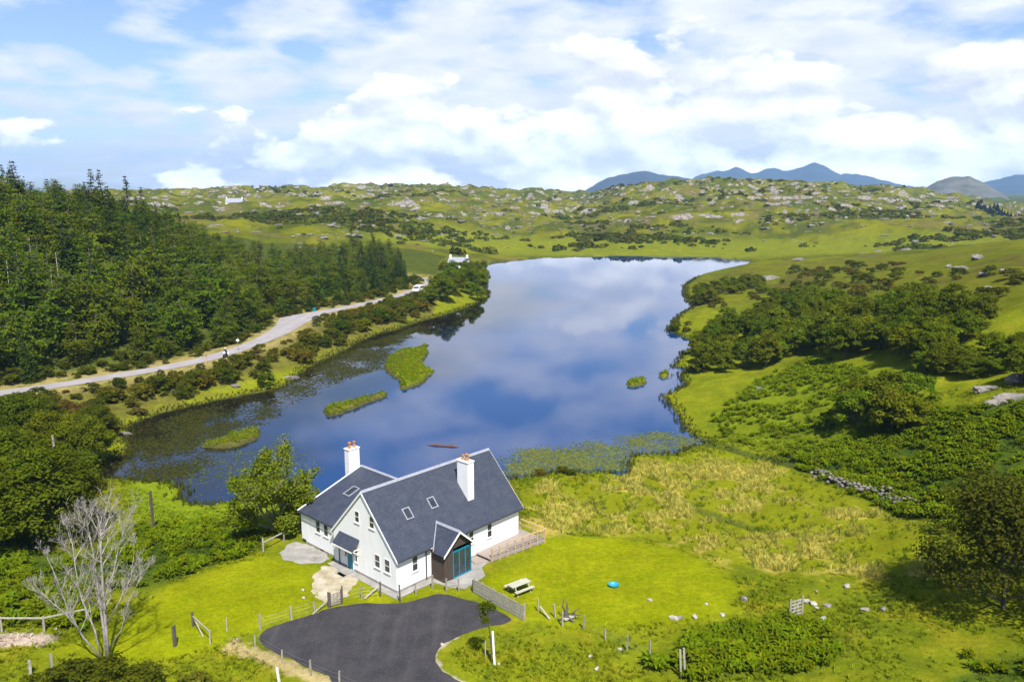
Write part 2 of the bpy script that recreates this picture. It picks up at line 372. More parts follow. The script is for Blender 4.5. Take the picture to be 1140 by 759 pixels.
def foliage_mat(name, transl=.38, var=.34, rough=.6):
    m = bpy.data.materials.new(name); m.use_nodes = True; nt = m.node_tree; nt.nodes.clear()
    a = N(nt, 'ShaderNodeAttribute', attribute_name='Col'); oi = N(nt, 'ShaderNodeObjectInfo')
    f = math_(nt, 'ADD', math_(nt, 'MULTIPLY', oi.outputs['Random'], var), 1-var/2)
    hs = N(nt, 'ShaderNodeHueSaturation'); ln(nt, a.outputs[0], hs.inputs['Color']); ln(nt, f, hs.inputs['Value'])
    ln(nt, math_(nt, 'ADD', math_(nt, 'MULTIPLY', math_(nt, 'FRACT', math_(nt, 'MULTIPLY', oi.outputs['Random'], 7.31)), .05), .475), hs.inputs['Hue'])
    d = N(nt, 'ShaderNodeBsdfDiffuse'); t = N(nt, 'ShaderNodeBsdfTranslucent'); mx = N(nt, 'ShaderNodeMixShader'); mx.inputs[0].default_value = transl
    ln(nt, hs.outputs[0], d.inputs[0]); ln(nt, hs.outputs[0], t.inputs[0]); ln(nt, d.outputs[0], mx.inputs[1]); ln(nt, t.outputs[0], mx.inputs[2])
    o = N(nt, 'ShaderNodeOutputMaterial'); ln(nt, mx.outputs[0], o.inputs[0]); return m
M = {}
M['leaf'] = foliage_mat('leaf'); M['stuff_leaf'] = foliage_mat('ground_leaf', .42, 0)
M['bark'] = pmat('bark', (.10,.085,.07), (.05,.04,.03), 6, .9, .5)
M['conifer_bark'] = pmat('conifer_bark', (.17,.14,.12), (.09,.07,.055), 5, .9, .4)
M['dead_wood'] = pmat('dead_wood', (.40,.36,.34), (.18,.16,.15), 3, .85, .4)
M['grey_twig'] = pmat('grey_twig', (.34,.30,.25), (.20,.17,.13), 3, .9)
M['rock'] = pmat('rock', (.27,.24,.205), (.075,.07,.06), 1.1, .95, .8, 3, detail=8)
M['stone_pale'] = pmat('pale_stone', (.46,.43,.38), (.20,.19,.15), 3, .85, .5)
M['render'] = pmat('white_render', (.82,.82,.815), (.74,.74,.73), 1.6, .85, .15, 30, detail=8, stretch=(1.4,1.4,.30))
M['white'] = pmat('white_paint', (.78,.78,.77), (.72,.72,.71), 5, .5)
M['cream'] = pmat('cream_soffit', (.72,.66,.55), (.66,.6,.5), 5, .6)
M['ridge'] = pmat('ridge_tile', (.30,.31,.35), (.22,.23,.27), 4, .6)
M['teal'] = pmat('teal_paint', (.004,.20,.28), (.006,.17,.25), 5, .4)
M['clad'] = pmat('dark_timber', (.045,.035,.03), (.10,.07,.05), 3, .8, .3, stretch=(9,9,.6))
M['steel_dark'] = pmat('dark_gutter', (.03,.032,.036), (.05,.05,.055), 5, .4)
M['pot'] = pmat('terracotta', (.40,.19,.085), (.28,.13,.06), 6, .8)
M['deck'] = pmat('deck_board', (.33,.28,.235), (.24,.20,.17), 4, .8, .2, stretch=(.5,6,1))
M['rail'] = pmat('rail_timber', (.52,.36,.20), (.42,.28,.15), 5, .75)
M['fence'] = pmat('weathered_timber', (.34,.30,.24), (.20,.18,.15), 7, .9, .4, stretch=(1,1,.3))
M['fence_pale'] = pmat('pale_timber', (.40,.375,.31), (.26,.24,.19), 6, .85, .3)
M['fence_dark'] = pmat('dark_post', (.07,.06,.05), (.12,.10,.08), 6, .9, .3)
M['bench'] = pmat('bench_timber', (.46,.45,.34), (.34,.34,.24), 6, .85, .3)
M['wire'] = pmat('wire', (.22,.22,.22), None, 3, .5, metallic=.6)
M['concrete'] = pmat('concrete', (.34,.32,.29), (.20,.19,.17), .9, .9, .3, 12)
M['gravel'] = pmat('gravel', (.48,.42,.32), (.26,.22,.12), 1.1, .95, .6, 16, detail=9)
M['tyre'] = pmat('rubber', (.02,.02,.02), None, 8, .8)
M['metal'] = pmat('metal', (.5,.5,.52), None, 8, .35, metallic=.9)
M['black'] = pmat('black_plastic', (.02,.02,.022), (.03,.03,.03), 8, .5)
M['skin'] = pmat('skin', (.45,.28,.2), None, 8, .6)
M['dark_brown'] = pmat('driftwood', (.16,.07,.04), (.10,.045,.03), 3, .8)
M['blue_tub'] = pmat('turquoise_plastic', (.02,.30,.42), (.02,.25,.38), 4, .4)
M['red_lamp'] = pmat('red_lens', (.4,.02,.02), None, 4, .3)
M['lens'] = pmat('lamp_lens', (.7,.7,.68), None, 4, .2)
def glass_mat():
    m = pmat('window_glass', (.02,.024,.028), (.05,.055,.06), 1.4, .08, spec=.6); return m
M['glass'] = glass_mat()
def slate_mat():
    m = bpy.data.materials.new('slate'); m.use_nodes = True; nt = m.node_tree; b = nt.nodes['Principled BSDF']
    t = N(nt, 'ShaderNodeUVMap'); br = N(nt, 'ShaderNodeTexBrick', i_Scale=1.0, i_Mortar_Size=.012, i_Bias=0.0, i_Brick_Width=.30, i_Row_Height=.22)
    br.inputs['Color1'].default_value = (.046,.055,.082,1); br.inputs['Color2'].default_value = (.036,.044,.068,1); br.inputs['Mortar'].default_value = (.018,.021,.028,1)
    ln(nt, t.outputs[0], br.inputs['Vector'])
    n = N(nt, 'ShaderNodeTexNoise', i_Scale=1.1, i_Detail=7.0, i_Roughness=.65); ln(nt, t.outputs[0], n.inputs['Vector'])
    c = mixc(nt, math_(nt, 'MULTIPLY', ramp(nt, n.outputs[0], (.45, 0.0), (.75, 1.0)), .30), br.outputs[0], (.10,.105,.105))
    ln(nt, c, b.inputs['Base Color']); b.inputs['Roughness'].default_value = .55; b.inputs['Specular IOR Level'].default_value = .35
    bp = N(nt, 'ShaderNodeBump', i_Strength=.5, i_Distance=.02); ln(nt, br.outputs['Fac'], bp.inputs['Height']); bp.invert = True; ln(nt, bp.outputs[0], b.inputs['Normal'])
    return m
M['slate'] = slate_mat()
def tarmac_mat(name, c1, c2, sc):
    m = pmat(name, c1, c2, sc, .9, .5, 14, detail=8); nt = m.node_tree; b = nt.nodes['Principled BSDF']; src = b.inputs['Base Color'].links[0].from_socket
    t = N(nt, 'ShaderNodeTexCoord'); mp = N(nt, 'ShaderNodeMapping'); mp.inputs['Rotation'].default_value = (0, 0, R(28)); mp.inputs['Scale'].default_value = (1.1, .09, 1); ln(nt, t.outputs['Object'], mp.inputs[0])
    tr = N(nt, 'ShaderNodeTexNoise', i_Scale=.9, i_Detail=3.0); ln(nt, mp.outputs[0], tr.inputs['Vector'])          # worn wheel tracks
    gr = N(nt, 'ShaderNodeTexNoise', i_Scale=11.0, i_Detail=2.0); ln(nt, t.outputs['Object'], gr.inputs['Vector'])  # loose chippings
    c = mixc(nt, math_(nt, 'MULTIPLY', ramp(nt, tr.outputs[0], (.50, 0.0), (.72, 1.0)), .28), src, tuple(q*1.9 for q in c2))
    c = mixc(nt, math_(nt, 'MULTIPLY', ramp(nt, gr.outputs[0], (.60, 0.0), (.68, 1.0)), .5), c, tuple(q*2.4 for q in c2)); ln(nt, c, b.inputs['Base Color']); return m
M['tarmac'] = tarmac_mat('dark_chippings', (.024,.023,.025), (.048,.044,.045), .6)
M['road'] = tarmac_mat('worn_tarmac', (.31,.285,.28), (.24,.22,.22), .35)

# ------------------------------------------------------------------ ground sheet
zone = dict(
 lawnR=[(590,601),(640,597),(690,598),(760,612),(800,636),(825,655),(815,680),(760,695),(690,697),(640,700),(600,694),(583,688),(527,655),(545,640),(590,625)],
 lawnL=[(292,618),(318,622),(345,628),(352,660),(345,676),(300,694),(262,712),(190,735),(100,735),(60,722),(130,700),(180,655),(240,632)],
 lawnC=[(345,655),(400,645),(445,660),(500,655),(520,662),(480,662),(440,670),(360,676)],
 shoreL=[(140,537),(196,540),(205,556),(240,563),(290,556),(320,560),(285,598),(230,583),(180,592),(150,570)],
 westbank=[(95,500),(135,470),(230,440),(330,410),(400,380),(460,355),(470,370),(350,425),(150,470),(150,520),(100,530)],
 meadow=[(575,545),(640,532),(700,520),(770,505),(800,497),(900,530),(1040,580),(1060,640),(950,640),(830,632),(760,608),(690,596),(600,598)],
 bL=[(-60,600),(40,598),(85,625),(105,650),(95,700),(60,690),(-60,700)],
 bL2=[(150,588),(230,581),(290,597),(285,612),(235,630),(170,655),(100,650),(90,620)],
 bR=[(870,505),(940,488),(1000,468),(1060,455),(1160,452),(1200,560),(1080,560),(1060,610),(1020,572),(950,545),(900,525)],
 bB=[(722,738),(755,715),(795,705),(830,693),(885,690),(930,712),(940,735),(895,748),(830,745),(780,757)],
 bB2=[(1050,775),(1090,740),(1160,715),(1200,800)],
 bM=[(790,468),(840,425),(900,398),(965,410),(975,450),(930,490),(870,500),(810,490)],
 farlit=[(330,235),(420,218),(520,222),(560,240),(520,258),(430,262),(340,262)])
Z_ = {k: hitpoly(v) for k, v in zone.items() if k != 'farlit'}
vergeW = np.array([at(u, v, 0)[:2] for u, v in [(502,709),(487,719),(480,731),(486,745),(501,756),(524,768),(548,788)]])
earthW = np.array([at(u, v, 0)[:2] for u, v in [(258,720),(290,730),(330,745),(372,762),(420,790)]])
trackW = np.array([hit(u, v)[:2] for u, v in [(-60,716),(0,714),(40,712)]])
def ground_color(x, y, z, sd, rd, pad):
    D = np.hypot(x, y); n1 = fbm(x*.12, y*.12, 51, 4); n2 = fbm(x*.55, y*.55, 61, 4); n3 = fbm(x*.035, y*.035, 71, 4); n4 = fbm(x*1.6, y*1.6, 81, 3)
    c = np.zeros((len(x), 3))
    def put(w, col): c[:] = c*(1-w[:, None])+np.array(col)*w[:, None]
    put(np.ones(len(x)), (.150,.172,.006))
    put(sst(.45, .65, n1), (.125,.152,.006)); put(.7*sst(.54, .70, n2), (.20,.192,.010)); put(.5*sst(.55, .7, 1-n2), (.085,.115,.007))
    def zm(k, soft=1.5, amp=3.0):
        m = D < 420; s = np.full(x.shape, -99.0); s[m] = sdpoly(x[m], y[m], Z_[k])
        return sst(-soft, soft, s+(n2-.5)*amp+(n4-.5)*amp*.4)
    # hills
    hill = sst(280, 420, D)
    put(hill, (.066,.082,.006)); put(hill*sst(.46, .62, n3), (.128,.134,.006)); put(hill*.4*sst(.5,.66,fbm(x*.09, y*.05, 78, 4)), (.20,.18,.008)); put(hill*.8*sst(.5, .68, n1), (.048,.060,.014)); put(hill*.7*sst(.56, .7, fbm(x*.06, y*.06, 75, 4)), (.12,.095,.03))
    far = sst(900, 1700, D); put(far*.8, (.055,.075,.022))
    flat = sst(405, 430, D)*(1-sst(500, 560, D))*sst(-60, 0, x+60)*(1-sst(7, 14, np.abs(z+1)))
    put(flat*.8, (.15,.17,.012))
    # right side heath
    rh = sst(40, 80, x)*sst(125, 175, D)*(1-hill); put(rh*.85, (.080,.092,.008)); put(rh*sst(.48, .60, n1)*.75, (.082,.070,.014)); put(rh*.5*sst(.5,.64,n3), (.125,.130,.008))
    # left: forest floor, bank
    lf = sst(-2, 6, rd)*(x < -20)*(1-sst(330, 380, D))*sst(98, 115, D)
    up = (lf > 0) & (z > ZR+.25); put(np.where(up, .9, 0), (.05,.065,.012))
    dn = lf*(z <= ZR+.3)*(x < -22); put(dn*.85, (.125,.115,.022)); put(dn*.8*sst(.42, .6, n2), (.085,.08,.016))
    verge = (1-sst(3.5, 8.5, rd))*sst(.35, .6, n2+.15); put(verge*.8, (.30,.24,.09))
    put(zm('westbank', 3, 8)*sst(.2, .5, n1+.25)*(z < 0)*(1-sst(2.5, 8, sd)), (.17,.19,.008))
    # near zones
    m = zm('meadow'); put(m, (.165,.178,.006)); put(m*.9*sst(.42, .58, n2)*sst(.34, .52, n1), (.36,.285,.06)); put(m*.3*sst(.55, .7, n4), (.12,.145,.008))
    put(zm('shoreL'), (.15,.20,.008))
    for k in ('bL', 'bL2', 'bR', 'bB', 'bB2'): put(zm(k), (.055,.085,.008))
    put(zm('bM', 4, 8)*.9, (.125,.165,.006))
    for k in ('lawnR', 'lawnL', 'lawnC'):
        m = zm(k, .8, 1.2); put(m, (.180,.205,.003)); put(m*.5*sst(.42, .7, n2), (.145,.175,.003)); put(m*.45*sst(.5, .75, n4)*sst(.4, .6, n1), (.24,.235,.008)); put(m*.35*sst(.5,.62,fbm(x*.2+y*.12, y*.9-x*.5, 93, 3)), (.215,.215,.006))
    # damp edges
    isl = (sd < 6) & (D > 90) & (D < 260) & (x > -75)
    put(.85*(1-sst(.15, .7, sd))*(D > 60), (.05,.05,.02))
    q = D < 120
    for pts, wd, col, aa in ((vergeW, .42, (.33,.285,.19), .9), (earthW, .7, (.36,.28,.13), .85), (trackW, 1.0, (.45,.36,.30), .9), (ditchW, .8, (.05,.07,.015), .75), (burnW, 1.0, (.045,.06,.015), .8)):
        s = np.full(x.shape, 99.0); s[q] = dline(x[q], y[q], pts); put(aa*(1-sst(wd*.6, wd*1.3, s+(n4-.5)*1.1)), col)
    # bare rock weight
    rk = hill*sst(4, 20, sd)*(1-far*.7)*np.clip(.55+(n1-.5)*1.6-flat, 0, 1)
    rk = np.maximum(rk, rh*.30*sst(6, 12, z))
    return c, rk
def make_ground():
    fine = np.arange(-.76, .7601, .0022); co = np.concatenate([np.geomspace(.785, math.pi, 26)])
    az = np.concatenate([-co[::-1], fine, co]); az[0] = -math.pi; 
    v = np.arange(1500, 262, -1.25); tanv = np.tan(np.arctan((v-379.5)/FPX)+PITCH); D1 = 34.0/tanv; D1 = D1[tanv > 0]
    D1 = np.concatenate([[0.5, 4, 8, 12], D1[D1 > 15]])
    D = np.concatenate([D1, np.arange(D1[-1]+3.5, 1500, 3.5), np.geomspace(1520, 15000, 46)])
    A, DD = np.meshgrid(az, D); x = (DD*np.sin(A)).ravel(); y = (DD*np.cos(A)).ravel()
    z, sd, rd, pad = zt(x, y, True); c, rk = ground_color(x, y, z, sd, rd, pad)
    nA, nD = len(az), len(D); sl = np.abs(np.gradient(z.reshape(nD, nA), D, axis=0)).ravel(); rk = np.clip(rk*.62+sst(.10, .55, sl)*.75*(rk > .02), 0, 1.15); i = np.arange(nD-1)[:, None]*nA+np.arange(nA-1)[None]; i = i.ravel()
    Q = np.stack([i, i+1, i+nA+1, i+nA], 1)
    m = bpy.data.materials.new('ground'); m.use_nodes = True; nt = m.node_tree; b = nt.nodes['Principled BSDF']
    at_ = N(nt, 'ShaderNodeAttribute', attribute_name='Col'); ra = N(nt, 'ShaderNodeAttribute', attribute_name='Rock'); fa = N(nt, 'ShaderNodeAttribute', attribute_name='Far')
    t = N(nt, 'ShaderNodeTexCoord')
    def noise(s, d=6.0, r=.6):
        n = N(nt, 'ShaderNodeTexNoise', i_Scale=s, i_Detail=d, i_Roughness=r); ln(nt, t.outputs['Object'], n.inputs['Vector']); return n.outputs[0]
    g1 = ramp(nt, noise(2.2), (.3, .78), (.7, 1.22)); g2 = ramp(nt, noise(.28), (.3, .82), (.7, 1.18)); g3 = ramp(nt, noise(9.0, 3.0), (.3, .75), (.7, 1.25))
    k = math_(nt, 'MULTIPLY', math_(nt, 'MULTIPLY', g1, g2), g3)
    vm = N(nt, 'ShaderNodeVectorMath', operation='SCALE'); ln(nt, at_.outputs[0], vm.inputs[0]); ln(nt, k, vm.inputs['Scale'])
    gcol = mixc(nt, math_(nt, 'MULTIPLY', ramp(nt, noise(.9, 5.0), (.5, 0.0), (.75, 1.0)), .18), vm.outputs[0], (.20,.17,.008))
    rn = noise(.11, 8.0, .62); rcl = noise(.022, 3.0, .5); rn = math_(nt, 'ADD', math_(nt, 'MULTIPLY', rn, .8), math_(nt, 'MULTIPLY', rcl, .22)); rmask = math_(nt, 'ADD', rn, math_(nt, 'MULTIPLY', math_(nt, 'SUBTRACT', ra.outputs['Fac'], 1.0), .30))
    rmask = ramp(nt, rmask, (.485, 0.0), (.52, 1.0))
    rc = mixc(nt, ramp(nt, noise(.5, 8.0, .7), (.38, 0.0), (.62, 1.0)), (.33,.29,.245), (.085,.08,.07))
    ln(nt, mixc(nt, rmask, gcol, rc), b.inputs['Base Color']); b.inputs['Roughness'].default_value = .95; b.inputs['Specular IOR Level'].default_value = 0.0
    bp = N(nt, 'ShaderNodeBump', i_Strength=.7, i_Distance=.12); ln(nt, noise(5.0, 5.0, .65), bp.inputs['Height'])
    bp2 = N(nt, 'ShaderNodeBump', i_Strength=.8, i_Distance=1.6); ln(nt, math_(nt, 'MULTIPLY', noise(.16, 8.0, .6), fa.outputs['Fac']), bp2.inputs['Height']); ln(nt, bp.outputs[0], bp2.inputs['Normal'])
    ln(nt, bp2.outputs[0], b.inputs['Normal'])
    o = mesh_np('ground', np.stack([x, y, z], 1), Q, mat=m, col=c, smooth=True, attrs={'Rock': rk, 'Far': sst(250, 450, np.hypot(x, y))})
    tag(o, kind='structure')
make_ground()

# lake water
def make_lake():
    P = chaikin(lakeW, 1); c = P.mean(0)
    d = P-c; P = P+d/np.linalg.norm(d, axis=1)[:, None]*0
    x0, y0 = P.min(0)-8; x1, y1 = P.max(0)+8
    xs = np.linspace(x0, x1, 160); ys = np.linspace(y0, y1, 300); X, Y = np.meshgrid(xs, ys); X, Y = X.ravel(), Y.ravel()
    sd = lake_sd(X, Y); keep = sd < 7
    i = (np.arange(299)[:, None]*160+np.arange(159)[None]).ravel(); Q = np.stack([i, i+1, i+161, i+160], 1); Q = Q[keep[Q].any(1)]
    D = np.hypot(X, Y)
    # peaty shallows and the forest's dark reflection, painted along the west shore
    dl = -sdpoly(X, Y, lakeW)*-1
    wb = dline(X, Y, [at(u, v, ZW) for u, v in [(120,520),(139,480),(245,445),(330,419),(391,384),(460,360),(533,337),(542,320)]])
    dark_brown = 1-sst(9, 38, wb+(fbm(X*.06, Y*.06, 66, 3)-.5)*18); use = np.unique(Q); mp = -np.ones(len(X), int); mp[use] = np.arange(len(use))
    m = bpy.data.materials.new('lake_water'); m.use_nodes = True; nt = m.node_tree; b = nt.nodes['Principled BSDF']
    a = N(nt, 'ShaderNodeAttribute', attribute_name='PeatAndReflection'); t = N(nt, 'ShaderNodeTexCoord')
    n0 = N(nt, 'ShaderNodeTexNoise', i_Scale=.05, i_Detail=5.0); ln(nt, t.outputs['Object'], n0.inputs['Vector'])
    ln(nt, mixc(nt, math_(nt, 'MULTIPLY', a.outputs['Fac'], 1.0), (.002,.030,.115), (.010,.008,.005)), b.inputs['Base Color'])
    b.inputs['Roughness'].default_value = .012; b.inputs['IOR'].default_value = 1.7; b.inputs['Specular IOR Level'].default_value = .5
    n = N(nt, 'ShaderNodeTexNoise', i_Scale=2.2, i_Detail=5.0, i_Roughness=.6); mpn = N(nt, 'ShaderNodeMapping'); mpn.inputs['Scale'].default_value = (1, .55, 1)
    ln(nt, t.outputs['Object'], mpn.inputs[0]); ln(nt, mpn.outputs[0], n.inputs['Vector'])
    bp = N(nt, 'ShaderNodeBump', i_Strength=.07, i_Distance=.03); ln(nt, n.outputs[0], bp.inputs['Height']); ln(nt, bp.outputs[0], b.inputs['Normal'])
    o = mesh_np('lake_water', np.stack([X, Y, np.full(len(X), ZW)], 1)[use], mp[Q], mat=m, attrs={'PeatAndReflection': dark_brown[use]}); tag(o, kind='structure')
make_lake()

# draped flat sheets
def ragged(poly, amp, step=.22, seed=3):
    P = np.asarray(poly)[:, :2]; P = np.vstack([P, P[:1]]); L = np.linalg.norm(np.diff(P, axis=0), axis=1); c = np.concatenate([[0], np.cumsum(L)]); d = np.arange(0, c[-1]-step*.5, step)
    x = np.interp(d, c, P[:, 0]); y = np.interp(d, c, P[:, 1]); tx = np.roll(x, -1)-np.roll(x, 1); ty = np.roll(y, -1)-np.roll(y, 1); l = np.hypot(tx, ty)+1e-9
    o = (fbm(x*1.3, y*1.3, seed, 3)-.5)*2.2*amp; return np.stack([x+ty/l*o, y-tx/l*o], 1)
def sheet(name, poly, z, mat, th=.0):
    bm = bmesh.new(); vs = [bm.verts.new((p[0], p[1], z)) for p in poly]
    es = [bm.edges.new((vs[i], vs[(i+1) % len(vs)])) for i in range(len(vs))]
    bmesh.ops.triangle_fill(bm, use_beauty=True, edges=es)
    for f in bm.faces:
        if f.normal.z < 0: f.normal_flip()
    me = bpy.data.meshes.new(name); bm.to_mesh(me); bm.free(); me.materials.append(mat)
    return tag(link(bpy.data.objects.new(name, me)), kind='structure')
sheet('parking_area', ragged(chaikin(parkW, 2), .16), .022, M['tarmac'])
gp = hitpoly([(347,640),(356,630),(372,628),(385,631),(399,641),(392,652),(386,662),(377,672),(360,672),(352,662),(349,652)])
sheet('gravel_path', ragged(chaikin(gp, 2), .55), .012, M['gravel'])
gp = np.array([hl(*p)[:2] for p in [(.3,14.6),(-1.6,14.4),(-2.9,12.6),(-2.6,10.6),(-1.5,9.2),(-.5,9),(.3,9.4)]])
sheet('gravel_apron', ragged(chaikin(gp, 2), .3), .016, M['concrete'])
ap = [(.2,8.6),(-.75,8.6),(-.8,6.6),(-1.3,6.4),(-1.3,5.4),(-.7,5.2),(-.7,-.75),(3.2,-.8),(3.6,-2.6),(4.2,-3.5),(6.9,-3.2),(7.8,-1.9),(8.9,-1.6),(8.9,.3),(.3,.3)]
sheet('concrete_apron', [hl(*p)[:2] for p in ap], .03, M['concrete'])
def make_road():
    P = roadW; T = np.gradient(P, axis=0); T /= np.linalg.norm(T, axis=1)[:, None]; Nn = np.stack([-T[:, 1], T[:, 0]], 1)
    V = []; Q = []
    for i in range(len(P)):
        for j, s in enumerate((-1, -.5, 0, .5, 1)):
            q = P[i]+Nn[i]*road_hw[i]*s; V.append((q[0], q[1], ZR-.04*abs(s)))
        if i: a = (i-1)*5; Q += [(a+j, a+j+1, a+j+6, a+j+5) for j in range(4)]
    # skirt down into the bench
    o = mesh_np('road', V, Q, mat=M['road'], smooth=True); tag(o, kind='structure')
make_road()

# mountains far behind
def mountain(name, prof, D, depth, mat, base=-5):
    prof = np.array(prof, float); us = np.arange(prof[0,0], prof[-1,0]+.1, 1.5); vs = np.interp(us, prof[:,0], prof[:,1])
    az = np.arctan((us-570)/FPX/CP); vs = vs-(fbm(us*.11, us*0+D, 95, 4)-.5)*2.6*np.clip((226-vs)/20, 0, 1); top = CAMH+D*np.cos(az)*0+ (212-vs)/FPX*D
    rows = np.linspace(-1, 1, 41); V = []; 
    for r in rows:
        d = D+r*depth; f = max(0, 1-abs(r))**1.15
        for a, t in zip(az, top):
            xx, yy = d*math.sin(a), d*math.cos(a); V.append((xx, yy, base+(t-base)*f))
    V = np.array(V); amp = (1-np.abs(np.repeat(rows, len(az))))*np.abs(np.repeat(rows, len(az)))*4
    V[:, 2] += amp*(fbm(V[:, 0]/D*26, V[:, 1]/D*26, 91, 5)-.5)*np.clip(V[:, 2], 0, 999)*.55
    n = len(az); i = (np.arange(40)[:, None]*n+np.arange(n-1)[None]).ravel()
    tag(mesh_np(name, V, np.stack([i, i+1, i+n+1, i+n], 1), mat=mat, smooth=True), kind='structure')
mm = pmat('mountain_heath_haze', (.022,.034,.046), (.040,.048,.058), .006, .95, detail=8); mr = pmat('mountain_rock', (.14,.13,.12), (.06,.07,.04), .02, .95, detail=8)  # heath tinted blue, painting distance haze into its colour
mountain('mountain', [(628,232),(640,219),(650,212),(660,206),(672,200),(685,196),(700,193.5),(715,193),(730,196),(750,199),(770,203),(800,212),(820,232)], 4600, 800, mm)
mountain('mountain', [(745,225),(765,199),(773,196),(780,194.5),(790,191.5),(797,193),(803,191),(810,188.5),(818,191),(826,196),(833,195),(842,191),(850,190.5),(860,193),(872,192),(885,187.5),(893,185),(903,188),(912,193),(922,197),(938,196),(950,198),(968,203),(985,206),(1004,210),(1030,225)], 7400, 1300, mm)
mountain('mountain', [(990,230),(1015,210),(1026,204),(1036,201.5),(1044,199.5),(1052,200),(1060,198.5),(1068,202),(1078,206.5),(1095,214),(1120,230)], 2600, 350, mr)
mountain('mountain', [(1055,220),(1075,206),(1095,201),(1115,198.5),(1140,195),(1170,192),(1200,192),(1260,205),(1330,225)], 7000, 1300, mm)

# ------------------------------------------------------------------ the house
def set_uv(o, e1, e2):
    me = o.data; uv = me.uv_layers.new(name='UVMap'); e1 = Vector(e1); e2 = Vector(e2)
    for l in me.loops:
        c = me.vertices[l.vertex_index].co; uv.data[l.index].uv = (c.dot(e1), c.dot(e2))
def roof_slab(name, corners, t, parent, e1, mat=None):
    o = MB().slab(corners, t).build(name, mat or M['slate'], parent)
    c = [Vector(p) for p in corners]; n = (c[1]-c[0]).cross(c[2]-c[0]).normalized(); e1 = Vector(e1).normalized(); set_uv(o, e1, n.cross(e1)); return o
def frame_on(o, e1, n, w, h, parent, panes=((0,1,0,.5),(0,1,.5,1)), name='window', mat='white', sill=True, fw=.06, glass='glass', up=(0,0,1), d0=.03):
    """window of width w, height h whose lower left corner is o; e1 runs along it, n points out"""
    o, e1, n, up = (np.asarray(q, float) for q in (o, e1, n, up)); m = MB(); g = MB()
    m.obox(o-n*.02, e1*w, n*(d0+.02), up*fw); m.obox(o-n*.02+up*(h-fw), e1*w, n*(d0+.02), up*fw)
    m.obox(o-n*.02+up*fw, e1*fw, n*(d0+.02), up*(h-2*fw)); m.obox(o-n*.02+up*fw+e1*(w-fw), e1*fw, n*(d0+.02), up*(h-2*fw))
    us = sorted({p[0] for p in panes}|{p[1] for p in panes}); vs = sorted({p[2] for p in panes}|{p[3] for p in panes})
    for u in us[1:-1]: m.obox(o-n*.02+up*fw+e1*(w*u-fw*.4), e1*fw*.8, n*(d0+.012), up*(h-2*fw))
    for v in vs[1:-1]: m.obox(o-n*.02+up*(h*v-fw*.4)+e1*fw, e1*(w-2*fw), n*(d0+.015), up*fw*.8)
    g.obox(o+n*.002+e1*fw*.5+up*fw*.5, e1*(w-fw), n*.010, up*(h-fw))
    if sill: m.obox(o-up*.075-e1*.06, e1*(w+.12), n*.09, up*.07)
    f = m.build(name, M[mat], parent); g.build('pane', M[glass], f); return f
W_, L_, HW, HR = 8.54, 14.6, 3.03, 7.50; PT = (HR-HW)/(W_/2)
S_, LW, WW, HR2 = .40, 5.68, 14.2, 5.37; PW = (HR2-HW)/(WW/2)
